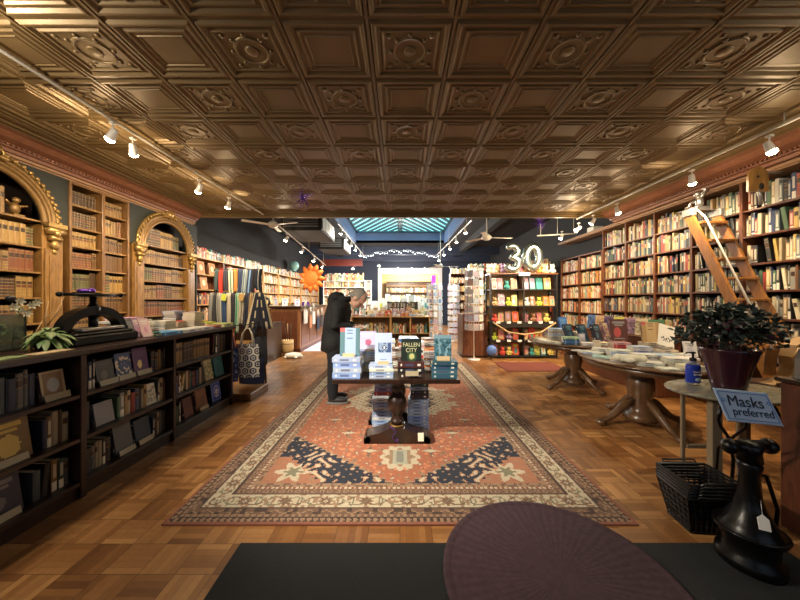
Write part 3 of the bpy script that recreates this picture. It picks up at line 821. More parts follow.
    bot = np.array([(-W, Y0, .001), (W, Y0, .001), (W, Y1, .001), (-W, Y1, .001)])
    vs = np.concatenate([vs, bot]); c = [0, nx_, (ny_+1)*(nx_+1)-1, ny_*(nx_+1)]
    faces = quads.tolist()
    faces.append([n0+3, n0+2, n0+1, n0])
    edge = [list(range(0, nx_+1)), [k*(nx_+1)+nx_ for k in range(ny_+1)], list(range((ny_+1)*(nx_+1)-1, ny_*(nx_+1)-1, -1)), [k*(nx_+1) for k in range(ny_, -1, -1)]]
    for q in range(4): faces.append(list(reversed(edge[q]))+[n0+q, n0+(q+1) % 4])
    me = bpy.data.meshes.new('rug'); me.from_pydata(vs.tolist(), [], faces); me.materials.append(M['rugmat'])
    at = me.color_attributes.new('Col', 'FLOAT_COLOR', 'CORNER')
    cc = np.concatenate([col.reshape(-1, 3), np.ones((nx_*ny_, 1))], 1).repeat(4, axis=0).ravel()
    arr = np.zeros(len(at.data)*4); arr[:len(cc)] = cc
    rest = arr[len(cc):].reshape(-1, 4); rest[:] = (.27, .095, .055, 1)
    at.data.foreach_set('color', arr); me.update()
    o = bpy.data.objects.new('rug', me); C.objects.link(o)
    return tag(o, 'large rust and cream oriental rug with navy corners under the display table', 'rug')
rug()
# mats
b = MB(); b.rbox(-.98, -.2, 0.001, 2.30, 1.845, .010, .004); tag(b.build('door_mat', 'black_mat'), 'black rectangular entrance mat in front of the oriental rug', 'mat')
b = MB(); b.lathe([(.60, .0), (.615, .004), (.615, .010), (.60, .014), (.575, .0145), (.57, .012), (.56, .0145), (0, .015)], 64); tag(b.build('round_mat', 'maroon_mat', loc=(.85, 1.59, .0125)), 'round maroon ribbed mat overlapping the rug edge', 'mat')
b = MB(); b.box(-2.85, 8.75, .001, -2.05, 12.4, .012); tag(b.build('floor_runner', 'pink_mat', ), 'pale lilac floor runner beside the service desk', 'mat')
b = MB(); b.box(2.25, 6.3, .001, 3.6, 7.2, .010); tag(b.build('small_rug', 'red_rug', ), 'small red rug in front of the toy display unit', 'rug')
# ================================================================== LOW BOOKCASE / COUNTER ON THE LEFT
LX = -2.40
DB = -2.80
LYS = [.45, 1.36, 2.28, 3.20, 4.30]
root = thing('counter_bookcase', 'long dark wooden low bookcase with worktop along the left side', 'bookcase', (LX, 0, 0))
MB().rbox(-.90, .40, 1.085, .035, 4.34, 1.13, .008).build('worktop', 'walnut_dark', root)
for i, y in enumerate(LYS):
    w = .045 if i == 2 else .035
    MB().rbox(-.42, y-w/2, .0, .0, y+w/2, 1.084).build('upright', 'walnut_dark', root)
MB().box(-.44, .45, 0, -.421, 4.30, 1.084).build('back_panel', 'dark_back', root)
MB().box(-.88, 4.28, 0, -.421, 4.31, 1.084).build('end_panel', 'walnut_dark', root)
LZ = [.13, .46, .79]
for i in range(4):
    a, c = LYS[i]+.024, LYS[i+1]-.024
    shelves_parts(root, -.415, -.004, a, c, LZ, 'walnut_dark', .03)
    MB().box(-.41, a, 0, -.03, c, .095).build('plinth', 'walnut_dark', root)
FACE = LX-.07
lowg = 'books in the dark low bookcase'
def lowrow(a, c, z, hmax, where, pal='dark', runs=False, **k): row(FACE, 1, a, c, z, hmax, pal, ['label', 'plain', 'block', 'plain'], where, lowg, ts=(.02, .045), hs=(.74, .95), runs=runs, **k)
def cardf(y, z, x=LX-.045, w=.16, lbl='cream paper title card in the low bookcase'):
    b = MB(); b.box(-.003, -w/2, 0, .003, w/2, .045)
    tag(b.build('title_card', 'card_pale', loc=(x, y, z+.001), rot=(0, -.25, 0)), lbl, 'card')
def faceout(y, z, w, h, cols, lbl, kind='title', seed=0, x=LX-.10, card=True):
    book_up(x, y, z, PI/2, w, h, .03, cols[0], lbl, art=artmesh(kind, *cols, seed), lean=.16)
    if card: cardf(y, z, lbl='cream paper title card in front of the '+lbl.split(',')[0].split(' faced')[0])
# bay A (nearest)
row(FACE, 1, .48, 1.32, .79, .27, 'dark', ['plain'], 'top shelf, low bookcase bay nearest camera', lowg, merged=None)
row(FACE, 1, .48, 1.32, .46, .28, 'dark', ['plain'], 'middle shelf, low bookcase bay nearest camera', lowg)
row(FACE, 1, .48, 1.32, .13, .28, 'dark', ['plain'], 'bottom shelf, low bookcase bay nearest camera', lowg)
# bay B
lowrow(1.39, 2.05, .79, .27, 'top shelf of second low bay')
faceout(2.15, .79, .15, .20, ((.22, .13, .07), (.45, .35, .22), (.30, .32, .34)), 'small pictorial book faced out on top shelf, second low bay', 'frame', 2)
faceout(1.90, .46, .24, .28, ((.16, .09, .02), (.62, .42, .08), (.60, .42, .10)), 'large brown book with gold lettering faced out, middle shelf', 'title', 5)
lowrow(2.07, 2.25, .46, .26, 'middle shelf of second low bay')
faceout(1.86, .13, .22, .26, ((.03, .03, .05), (.22, .21, .20), (.16, .15, .15)), 'dark picture book faced out on the bottom shelf, nearest to the camera', 'title', 9)
lowrow(2.02, 2.25, .13, .26, 'bottom shelf of second low bay')
# bay C
lowrow(2.32, 2.44, .79, .26, 'top shelf of third low bay', pal='dark')
faceout(2.53, .79, .15, .20, ((.05, .045, .035), (.07, .06, .05), (.12, .10, .08)), 'plain dark book faced out beside the blue picture book, third bay', 'title', 3)
faceout(2.70, .79, .15, .23, ((.02, .04, .12), (.05, .08, .20), (.62, .50, .36)), 'navy book with pale figure faced out on third bay top shelf', 'noise', 4)
faceout(2.88, .79, .16, .25, ((.10, .035, .13), (.12, .05, .16), (.72, .55, .25)), 'purple book with golden picture faced out on third bay top shelf', 'title', 8)
lowrow(2.98, 3.17, .79, .22, 'top shelf right end of third low bay')
lowrow(2.32, 2.42, .46, .25, 'middle shelf left end of third low bay')
faceout(2.52, .46, .16, .18, ((.22, .22, .24), (.30, .30, .31), (.16, .16, .18)), 'plain grey book faced out on third bay middle shelf', 'plain', 1, card=False)
lowrow(2.62, 2.95, .46, .23, 'middle shelf centre of third low bay', pal='mixed')
faceout(2.99, .46, .12, .20, ((.60, .60, .52), (.72, .72, .66), (.25, .28, .25)), 'white book with grey drawing faced out on third bay middle shelf', 'noise', 6, card=False)
lowrow(3.06, 3.17, .46, .26, 'middle shelf right end of third low bay')
lowrow(2.32, 2.58, .13, .24, 'bottom shelf left end of third low bay')
faceout(2.70, .13, .17, .25, ((.10, .11, .11), (.13, .14, .14), (.10, .11, .11)), 'slate grey book faced out on third bay bottom shelf', 'plain', 2)
faceout(2.90, .13, .17, .22, ((.03, .05, .08), (.03, .05, .08), (.05, .07, .10)), 'dark blue book faced out on third bay bottom shelf', 'plain', 3)
lowrow(3.0, 3.17, .13, .24, 'bottom shelf right end of third low bay')
# bay D
row(FACE, 1, 3.24, 3.93, .79, .25, 'leather', ['label'], 'top shelf of fourth low bay', lowg, ts=(.045, .06), hs=(.86, .9), runs=True)
lowrow(3.95, 4.27, .79, .27, 'top shelf right end of fourth low bay')
lowrow(3.24, 3.80, .46, .24, 'middle shelf of fourth low bay', pal='mixed')
faceout(3.90, .46, .16, .26, ((.50, .42, .22), (.60, .52, .32), (.20, .25, .12)), 'yellowish picture book faced out on fourth bay middle shelf', 'noise', 12, card=False)
faceout(4.12, .46, .20, .28, ((.02, .13, .16), (.03, .16, .19), (.02, .10, .12)), 'large teal book faced out on fourth bay middle shelf', 'title', 13, card=False)
lowrow(3.24, 3.40, .13, .24, 'bottom shelf left end of fourth low bay')
faceout(3.52, .13, .15, .22, ((.10, .03, .03), (.14, .05, .04), (.10, .03, .03)), 'dark red book faced out on fourth bay bottom shelf', 'plain', 14, card=False)
faceout(3.76, .13, .20, .25, ((.22, .10, .05), (.28, .14, .07), (.16, .08, .04)), 'brown book faced out on fourth bay bottom shelf', 'title', 15)
b = MB(); b.rbox(-.006, -.09, 0, .006, .09, .24); b.col = (.03, .07, .28, 1)
fr = thing('picture_frame', 'blue framed crest picture on bottom shelf beside tote bags', 'picture', (LX-.09, 4.08, .135), (0, -.12, 0))
MB().rbox(-.01, -.095, 0, .004, .095, .25).build('frame', 'blue_edge', fr)
b = MB(); b.mi = 0; b.box(.004, -.075, .02, .0055, .075, .23); b.mi = 1
for k in range(16):
    a = k*2*PI/16; b.ball((.006, .05*math.cos(a), .125+.075*math.sin(a)), (.002, .008, .010), 6, 4)
b.torus((.006, 0, .12), .028, .005, 'x', 14, 5); b.box(.005, -.03, .065, .008, .03, .075); b.box(.005, -.006, .09, .008, .006, .17)
b.build('picture', ['blue_label', 'paper'], fr)

# ---- things on the worktop
TZ = 1.131
v = thing('glass_vase', 'large square smoky glass vase at the left edge of the worktop', 'vase', (-2.93, 2.16, TZ))
b = MB(); 
for s in (-1, 1): b.box(s*.105, -.11, 0, s*.095, .11, .26); b.box(-.095, s*.11, 0, .095, s*.10, .26)
b.box(-.095, -.10, 0, .095, .10, .015); b.build('vessel', 'dark_glass', v)
b = MB()
for k in range(26):
    b.ball((R.uniform(-.07, .07), R.uniform(-.075, .075), .03+.17*R.random()), R.uniform(.012, .022), 6, 5)
b.build('pebbles', 'leaf_pale', v)
f = thing('white_flowers', 'cluster of white blossoms standing in the glass vase', 'flowers', (-2.86, 2.21, TZ+.02))
MB().tube([(0, 0, 0), (.01, 0, .16), (.04, .02, .30)], [.004, .004, .003], 6).build('stem', 'leaf', f)
b = MB()
for k, (px_, py_, pz_) in enumerate(((.02, .02, .27), (.05, .07, .31), (.03, -.02, .30), (.06, .03, .25), (.04, .11, .33), (.05, .0, .34))):
    for q in range(6):
        a = q*2*PI/6+k; dv = Vector((.5, math.cos(a), math.sin(a)*.8)).normalized(); sd = dv.cross(Vector((1, 0, 0))).normalized(); c0 = Vector((px_, py_, pz_))
        b.add([c0, c0+dv*.022+sd*.010, c0+dv*.042, c0+dv*.022-sd*.010], [(0, 1, 2, 3)])
    b.ball((px_+.006, py_, pz_), .007, 6, 4)
b.build('blossoms', 'petal', f)
MB().ball((.02, -.02, .36), (.028, .028, .022)).build('seed_head', 'black_paint', f)
# leafy plant
p = thing('potted_plant', 'pale green leafy potted plant on the worktop beside the book press', 'plant', (-2.66, 2.26, TZ))
MB().lathe([(.05, 0), (.06, .005), (.072, .07), (.075, .08), (.066, .08), (.06, .06)], 20).build('pot', 'black_paint', p)
def leafy(b, c, n, rad, lw, ll, seed, droop=.6, up=.5):
    rr = random.Random(seed)
    for k in range(n):
        a = rr.uniform(0, 2*PI); e = rr.uniform(-.3, up)
        d = Vector((math.cos(a)*math.cos(e), math.sin(a)*math.cos(e), math.sin(e)))
        st = Vector(c)+d*rad*rr.uniform(.05, .6); L = ll*rr.uniform(.6, 1.1); side = d.cross(Vector((0, 0, 1))).normalized()
        pts = [st+d*L*t+Vector((0, 0, -droop*L*t*t)) for t in (0, .35, .7, 1)]
        ws = [lw*.25, lw, lw*.75, 0.001]
        vs = []
        for q, w in zip(pts, ws): vs += [q-side*w, q+Vector((0, 0, w*.25)), q+side*w]
        fs = [(i*3+j, i*3+j+1, i*3+j+4, i*3+j+3) for i in range(3) for j in range(2)]
        o = b.smooth; b.smooth = True; b.add(vs, fs); b.smooth = o
b = MB(); leafy(b, (0, 0, .09), 42, .10, .022, .12, 4, .7, 1.1); b.build('leaves', 'leaf_pale', p, recalc=False)
b = MB(); leafy(b, (0, 0, .08), 40, .10, .022, .12, 8, .7, .8); b.build('lower_leaves', 'leaf', p, recalc=False)
t = MB()
t.tube([(0, 0, 0), (.0, .03, .12), (.01, .01, .22), (-.01, .05, .36)], [.007, .006, .005, .003], 6); t.tube([(0, .02, .14), (.02, .12, .30), (.01, .13, .38)], [.005, .004, .002], 6)
t.tube([(0, 0, .01), (0, -.05, .10), (0, .0, .20)], [.005, .005, .004], 6); t.tube([(.01, .01, .22), (.0, .10, .27), (.0, .16, .40)], [.004, .003, .002], 6)
t.lathe([(.035, 0), (.035, .008), (0, .01)], 12)
tag(t.build('twig_sculpture', 'twig', loc=(-2.92, 2.45, TZ)), 'bare tan twigs standing behind the leafy plant', 'branch')
b = MB(); b.rbox(-.02, -.06, 0, .02, .06, .09); b.prism([(-.055, .09), (.055, .09), (.0, .17)], 'x', -.015, .015)
tag(b.build('wooden_ornament', 'trim_brown', loc=(-3.02, 2.62, TZ)), 'small brown wooden ornament standing behind the leafy plant', 'ornament')
b = MB(); b.rbox(-.07, -.12, 0, .07, .12, .10, .006); tag(b.build('clear_box', 'dark_glass', loc=(-3.12, 2.84, TZ)), 'see-through box behind the black book press', 'box')
b = MB(); b.box(-.05, -.10, 0, .05, .10, .006); tag(b.build('leaflet', 'leaf_pale', loc=(-2.47, 1.86, TZ), rot=(0, 0, .2)), 'green leaflet lying at the worktop edge near the vase', 'leaflet')
b = MB(); b.box(-.05, -.12, 0, .05, .12, .004); tag(b.build('leaflet', 'card', loc=(-2.47, 2.12, TZ), rot=(0, 0, .05)), 'tan leaflet lying at the worktop edge below the plant', 'leaflet')
# antique book press
PX, PY = -2.68, 2.62
p = thing('book_press', 'antique black iron arched book press on the low bookcase', 'press', (PX, PY, TZ))
MB().rbox(-.15, -.29, 0, .15, .29, .075, .012).rbox(-.13, -.26, .075, .13, .26, .10, .01).build('base', 'black_iron', p)
b = MB()
pts = []; n = 22
outer = [(-.275*math.cos(PI*k/n), .10+.215*math.sin(PI*k/n)) for k in range(n+1)]
inner = [(-.215*math.cos(PI*k/n), .10+.145*math.sin(PI*k/n)) for k in range(n+1)]
for k in range(n):
    for x in (-.045, .045): b.add([(x, *outer[k]), (x, *outer[k+1]), (x, *inner[k+1]), (x, *inner[k])], [(0, 1, 2, 3)])
    b.add([(-.045, *outer[k]), (.045, *outer[k]), (.045, *outer[k+1]), (-.045, *outer[k+1])], [(0, 1, 2, 3)]); b.add([(-.045, *inner[k]), (.045, *inner[k]), (.045, *inner[k+1]), (-.045, *inner[k+1])], [(0, 1, 2, 3)])
b.box(-.045, -.275, .095, .045, -.215, .10); b.box(-.045, .215, .095, .045, .275, .10)
for s in (-1, 1): b.ball((0, s*.275, .11), (.055, .035, .03), 8, 6)
b.build('arch_frame', 'black_iron', p)
MB().lathe([(.045, .22), (.05, .30), (.03, .33), (.024, .34), (.024, .40)], 16).build('screw', 'black_iron', p)
MB().tube([(0, 0, .12), (0, 0, .24)], .032, 12).build('spindle', 'black_iron', p)
b = MB(); b.lathe([(.0, .40), (.06, .395), (.17, .405), (.185, .415), (.17, .425), (.05, .425), (0, .43)], 28, sx=.55, sy=1.0); b.tube([(0, -.26, .415), (0, .26, .415)], .012, 8)
for s in (-1, 1): b.ball((0, s*.26, .415), .022, 8, 6)
b.build('hand_wheel', 'black_iron', p)
MB().rbox(-.11, -.19, .11, .11, .19, .135, .006).build('platen', 'steel', p)
b = MB(); b.ball((0, 0, 0), (.05, .04, .02)); b.ball((.02, .05, .005), (.02, .03, .02)); tag(b.build('ribbon_bow', 'purple_foil', loc=(PX, PY-.08, TZ+.447)), 'purple ribbon bow on top of the black book press', 'bow')
# pink booklets leaning beyond the press
for k, (x, y, w, c, l) in enumerate(((-2.58, 2.99, .07, (.58, .38, .55), 'mauve booklet leaning beside the black book press'), (-2.50, 2.98, .09, (.72, .48, .50), 'pink booklet leaning at the worktop edge beyond the press'))):
    book_up(x, y, TZ, 1.2, w, .21, .008, c, l, art=artmesh('title', c, (.8, .7, .68), (.6, .3, .4), 40+k), lean=.55)
b = MB(); b.box(-.10, -.12, .0, .10, .12, .13); b.box(-.12, -.20, .13, .12, .20, .15); tag(b.build('display_riser', 'white_paint', loc=(-2.95, 3.22, TZ)), 'white display riser behind the pink booklets', 'riser')
book_flat((-2.93, 3.2, TZ+.151), .1, .2, .26, .03, (.45, .25, .40), 'mauve book lying on the white riser behind the press', None)
def stack(x, y, z, rot, n, w, h, t, cols, where, group=None, pages=True, jit=.06, art=None):
    zz = z+.0008
    for i in range(n):
        nm, col = cols[i % len(cols)]; tt = t*R.uniform(.85, 1.15)
        book_flat((x+R.uniform(-.006, .006), y+R.uniform(-.006, .006), zz), rot+R.uniform(-jit, jit), w*R.uniform(.94, 1.0), h*R.uniform(.95, 1), tt, [c*R.uniform(.92, 1.05) for c in col], '%s book lying %s from bottom of %s' % (nm, ordn(i+1), where), group, art=art if i == n-1 else None, pages=pages)
        zz += tt+.0008
    return zz
W_ = ('white', (.66, .66, .64)); PB = ('pale blue', (.38, .47, .68)); LB = ('light blue', (.26, .38, .68)); BL = ('blue', (.06, .16, .50)); CR = ('cream', (.62, .55, .42)); RD = ('red', (.50, .05, .04)); BK = ('black', (.02, .02, .02)); TL = ('dark teal', (.025, .10, .15)); GY = ('grey', (.34, .35, .36)); BR = ('brown', (.20, .10, .05)); OR = ('orange', (.62, .22, .05)); YG = ('yellow-green', (.42, .52, .08)); OL = ('olive green', (.28, .33, .09)); PK = ('pink', (.62, .34, .36)); DG = ('dark green', (.03, .10, .07))
SC = PI/2+.0
stack(-2.82, 3.58, TZ, 1.4, 5, .15, .21, .022, [CR, W_, GY], 'the cream stack left of the blue stack')
stack(-3.08, 3.72, TZ, .1, 5, .16, .22, .020, [W_, CR, W_], 'the white stack behind the cream stack')
stack(-2.97, 3.96, TZ, .05, 8, .16, .22, .026, [BL, LB, BL], 'the tall blue stack on the worktop')
stack(-2.78, 4.04, TZ, .1, 8, .16, .22, .026, [W_, PB, W_, GY], 'the tall white stack on the worktop')
stack(-2.83, 3.80, TZ, .2, 5, .12, .18, .020, [CR, RD, W_], 'the small stack before the blue stack')
for k, (y, w, h, t, c, l) in enumerate(((3.18, .20, .27, .035, (.06, .30, .62), 'bright blue book lying flat at the worktop edge beside the pink booklet'), (3.46, .22, .26, .034, (.60, .62, .62), 'white book lying flat at worktop edge right of the blue one'), (3.74, .20, .26, .034, (.58, .58, .57), 'second white book lying flat at worktop edge'), (3.97, .18, .15, .034, (.50, .13, .09), 'small red book lying flat at the worktop edge'), (4.19, .22, .24, .045, (.40, .47, .14), 'yellow-green book lying flat at the far worktop end'))):
    book_flat((-2.50, y, TZ+.0005), PI+R.uniform(-.06, .06), w, h, t, c, l)
book_flat((-2.72, 4.22, TZ+.0005), PI-.1, .15, .16, .06, (.55, .62, .05), 'lime yellow book lying at the far worktop corner')
b = MB(); leafy(b, (0, 0, .02), 26, .03, .010, .05, 12, .2, 1.2); tag(b.build('herb_sprig', 'leaf', loc=(-2.44, 3.0, TZ+.004), recalc=False), 'small green sprig at worktop edge beside blue book', 'plant')

# ================================================================== SCARF RACK
SXc, SYc = -2.80, 5.20
r = thing('scarf_rack', 'black floor rack hung with scarves beyond the counter end', 'rack', (SXc, SYc, 0))
b = MB()
for s in (-1, 1):
    b.tube([(s*.40, -.17, 0), (s*.38, 0, 2.02)], .014, 8); b.tube([(s*.40, .17, 0), (s*.38, 0, 2.02)], .014, 8)
b.tube([(-.42, 0, 2.02), (.42, 0, 2.02)], .016, 8); b.tube([(-.42, 0, 1.62), (.42, 0, 1.62)], .012, 8); b.tube([(-.42, -.14, 1.60), (.42, -.14, 1.60)], .012, 8); b.tube([(-.40, -.14, 1.60), (-.39, 0, 1.62)], .010, 6); b.tube([(.40, -.14, 1.60), (.39, 0, 1.62)], .010, 6)
b.build('frame', 'black_paint', r)
def scarf(x, y, z, w, L, col, label, stripes=None, ang=0):
    # folded cloth hanging over a bar, both halves with folds
    b = MB(); n = 9; m = 14
    for side in (-1, 1):
        vs = []
        for j in range(m+1):
            t = j/m; zz = z+.018-t*L*(1 if side < 0 else .8)
            if j == 0: yy = 0
            else: yy = side*(.028+.012*math.sin(t*3+side))
            for i in range(n+1):
                u = i/n-.5
                vs.append((u*w*(1-.10*t)+.012*math.sin(3*t+x*9), yy+.010*math.sin(u*9+x*20)*min(1, t*4), zz))
        fs = [(j*(n+1)+i, j*(n+1)+i+1, (j+1)*(n+1)+i+1, (j+1)*(n+1)+i) for j in range(m) for i in range(n)]
        cols = []
        for j in range(m):
            for i in range(n):
                c = stripes if (stripes and (i in (1, 2, 6) if len(label) % 2 else i in (4, 5))) else None
                cols.append((*c, 1) if c else (0, 0, 0, 0))
        b.smooth = True; b.add(vs, fs, cols); b.smooth = False
    o = b.build('scarf', 'fabric_cover', loc=(x, y, 0), rot=(0, 0, ang), recalc=False)
    sm = o.modifiers.new('thick', 'SOLIDIFY'); sm.thickness = .004
    o.color = (*col, 1); return tag(o, label, 'scarf', 'scarves and ties on the rack')
sc1 = [((.03, .05, .06), 'black', (.05, .12, .10)), ((.42, .03, .02), 'red', None), ((.03, .03, .05), 'navy', None), ((.60, .58, .46), 'cream', (.10, .18, .12)), ((.50, .22, .06), 'orange', None), ((.03, .05, .12), 'dark blue', None), ((.42, .46, .44), 'pale grey-green', (.10, .20, .30)), ((.03, .05, .14), 'navy blue', (.25, .45, .7)), ((.02, .02, .03), 'charcoal', None), ((.02, .03, .05), 'blue-black', (.5, .5, .5))]
for k, (c, nm, st) in enumerate(sc1):
    scarf(SXc-.36+k*.08, SYc, 2.02, .078, .52*R.uniform(.7, .95), c, '%s scarf on the top bar of the rack, %s from left' % (nm, ordn(k+1)), st)
sc2 = [((.16, .16, .16), 'grey', None), ((.02, .02, .025), 'black', None), ((.34, .34, .31), 'pale grey', (.12, .12, .12)), ((.02, .05, .13), 'navy', None), ((.40, .36, .29), 'beige', None), ((.02, .02, .03), 'coal black', None), ((.34, .42, .33), 'green patterned', (.04, .22, .13)), ((.44, .40, .31), 'cream', (.03, .03, .04)), ((.02, .025, .05), 'blue-black', None), ((.44, .30, .15), 'tan edged', (.02, .03, .06)), ((.02, .03, .06), 'midnight blue', (.3, .34, .34))]
for k, (c, nm, st) in enumerate(sc2):
    scarf(SXc-.37+k*.073, SYc-.14, 1.60, .078, .62*R.uniform(.8, 1.1), c, '%s scarf on the lower bar of the rack, %s from left' % (nm, ordn(k+1)), st)
for k, (x, c, l) in enumerate(((-.12, (.55, .60, .08), 'yellow-green price tag hanging on the scarf rack'), (.17, (.52, .33, .12), 'tan price tag hanging on the scarf rack'))):
    o = MB().box(-.04, -.002, -.11, .04, .002, 0).build('price_tag', 'cover', loc=(SXc+x, SYc-.215, 1.60), rot=(0, .15, 0)); o.color = (*c, 1)
    o.data.materials[0] = M['cover']; tag(o, l, 'tag')
# big dark scarf hanging in a wide A shape at the right of the rack
def tri_scarf(x, y, z0, z1, w0, w1, col, label, edge):
    b = MB(); n, m = 12, 10; vs = []; cols = []
    for j in range(m+1):
        t = j/m
        for i in range(n+1):
            u = i/n-.5; vs.append((u*(w0+(w1-w0)*t), .02*math.sin(u*16)*t, z0+(z1-z0)*t))
    for j in range(m):
        for i in range(n): cols.append((*edge, 1) if i in (0, n-1) or (abs(i-5.5) < 1+j*.35 and abs(i-5.5) > .2+j*.35) else (0, 0, 0, 0))
    b.smooth = True; b.add(vs, [(j*(n+1)+i, j*(n+1)+i+1, (j+1)*(n+1)+i+1, (j+1)*(n+1)+i) for j in range(m) for i in range(n)], cols)
    o = b.build('shawl', 'fabric_cover', loc=(x, y, 0), recalc=False); s_ = o.modifiers.new('thick', 'SOLIDIFY'); s_.thickness = .006
    o.color = (*col, 1); return tag(o, label, 'shawl')
tri_scarf(SXc+.46, SYc-.20, 1.62, 1.02, .16, .46, (.015, .02, .04), 'midnight blue shawl with pale edging spread at the rack end', (.55, .48, .34))
# platform and tote bags at the counter end
plat = MB(); plat.rbox(-2.86, 4.42, 0.001, -2.20, 5.00, .115, .008); tag(plat.build('platform', 'oak'), 'low tan wooden platform under the tote bags', 'platform')
def tote(x, y, z, w, h, col, label, pattern=None, strap=(.6, .58, .5), rot=0, d=.05):
    t = thing('tote_bag', label, 'bag', (x, y, z), (0, 0, rot), 'tote bags at the counter end')
    b = MB(); n, m = 16, 20
    for side in (-1, 1):
        vs = []; cols = []
        for j in range(m+1):
            v = j/m
            for i in range(n+1):
                u = i/n; bulge = d*math.sin(PI*u)*(1-.6*v)+.004
                vs.append(((u-.5)*w*(1+.04*math.sin(v*5)), side*bulge, v*h))
        for j in range(m):
            for i in range(n): cols.append(pattern((i+.5)/n, (j+.5)/m) if pattern else (0, 0, 0, 0))
        b.smooth = True; b.add(vs, [(j*(n+1)+i, j*(n+1)+i+1, (j+1)*(n+1)+i+1, (j+1)*(n+1)+i) for j in range(m) for i in range(n)], cols)
    b.smooth = False; b.add([(-w/2, -.004, 0), (w/2, -.004, 0), (w/2, .004, 0), (-w/2, .004, 0)], [(0, 1, 2, 3)])
    o = b.build('bag', 'fabric_cover', t, recalc=False); o.color = (*col, 1)
    for s in (-1, 1):
        b = MB(); b.tube([(-w*.28, s*.02, h-.03), (-w*.20, s*.01, h+.16), (-w*.05, 0, h+.24), (w*.08, 0, h+.24), (w*.2, s*.01, h+.15), (w*.27, s*.02, h-.03)], .010, 6)
        q = b.build('strap', 'fabric_cover', t); q.color = (*strap, 1)
    return t
def hexpat(u, v):
    # honeycomb outlines
    x, y = u*3.2, v*4.4
    best = []; 
    for i in range(-1, 6):
        for j in range(-1, 8):
            cx, cy = i+.5*(j % 2), j*.866; best.append(math.hypot(x-cx, y-cy))
    best.sort(); 
    if best[1]-best[0] < .20: return (.66, .66, .62, 1)
    if .14 < best[0] < .24: return (.60, .60, .58, 1)
    return (.03, .045, .11, 1)
_t = MB()
tote(-2.32, 4.56, .33, .36, .50, (.03, .05, .12), 'navy and white honeycomb patterned tote bag hanging at counter end', None)
# replace its cloth by a finer patterned one
hb = [c for c in bpy.data.objects if c.name.startswith('bag')][0]
b = MB(); n, m = 40, 52; w, h, d = .36, .50, .05
for side in (-1, 1):
    vs = []; cols = []
    for j in range(m+1):
        for i in range(n+1):
            u, v_ = i/n, j/m; vs.append(((u-.5)*w*(1+.04*math.sin(v_*5)), side*(d*math.sin(PI*u)*(1-.6*v_)+.004), v_*h))
    for j in range(m):
        for i in range(n): cols.append(hexpat((i+.5)/n, (j+.5)/m))
    b.smooth = True; b.add(vs, [(j*(n+1)+i, j*(n+1)+i+1, (j+1)*(n+1)+i+1, (j+1)*(n+1)+i) for j in range(m) for i in range(n)], cols)
nb = b.build('bag_mesh', 'fabric_cover', recalc=False); hb.data = nb.data; bpy.data.objects.remove(nb)
tote(-2.52, 4.42, .30, .26, .50, (.03, .06, .22), 'dark blue printed tote bag hanging left of the honeycomb one', lambda u, v: (.30, .40, .60, 1) if noise.noise(Vector((u*8, v*10, 3))) > .25 else (0, 0, 0, 0), (.04, .06, .2))
tote(-2.38, 4.82, .16, .40, .42, (.025, .035, .10), 'plain navy tote bag resting on the platform', None, (.03, .04, .1))
tote(-2.30, 4.92, .44, .24, .46, (.03, .035, .05), 'charcoal tote bag hanging behind the honeycomb one', None, (.03, .03, .04))
# hook rail that carries them
b = MB(); b.tube([(-2.62, 4.345, 1.00), (-2.62, 4.62, 1.10)], .008, 6); b.tube([(-2.36, 4.56, 1.11), (-2.36, 4.56, 1.15)], .006, 6); b.tube([(-2.62, 4.62, 1.10), (-2.36, 4.62, 1.12), (-2.34, 4.55, 1.12), (-2.30, 4.92, 1.14)], .008, 6)
b.tube([(-2.62, 4.56, .115), (-2.62, 4.56, 1.10)], .012, 8)
tag(b.build('bag_stand', 'black_paint'), 'thin black stand carrying the tote bags beside the counter', 'stand')
b = MB()
for k in range(5):
    b.tube([(0, 0, 0), (.02*k-.04, -.03, -.10-.02*k), (.03*k-.06, -.02, -.32)], [.012, .02, .016], 6)
b.ball((0, 0, .01), (.06, .04, .05))
tag(b.build('orange_scarf', 'orange_plush', loc=(-2.52, 4.50, 1.06)), 'crumpled orange scarf hanging above the blue tote bag', 'scarf')
# ---- boxes behind the rack, brown trunk with basket
tr = thing('wooden_chest', 'dark wooden chest with tan side panel beyond the scarf rack', 'chest', (-3.55, 7.5, 0))
MB().rbox(-.35, -.45, 0, .42, .45, .90, .01).build('body', 'walnut_dark', tr); MB().rbox(-.30, -.47, .10, .36, -.452, .55, .004).build('front_panel', 'tan_leather', tr); MB().rbox(-.38, -.48, .90, .45, .48, .94, .008).build('lid', 'walnut_dark', tr)
ba = thing('cushion_basket', 'round dark basket with tan cushion by the arched case', 'basket', (-3.62, 5.2, 0))
MB().lathe([(.20, 0), (.24, .02), (.27, .9), (.25, .92), (.22, .9), (.2, .6)], 20).build('basket_body', 'black_paint', ba); MB().lathe([(.0, .96), (.20, .98), (.25, 1.04), (.22, 1.10), (0, 1.12)], 20).build('cushion', 'tan_leather', ba)

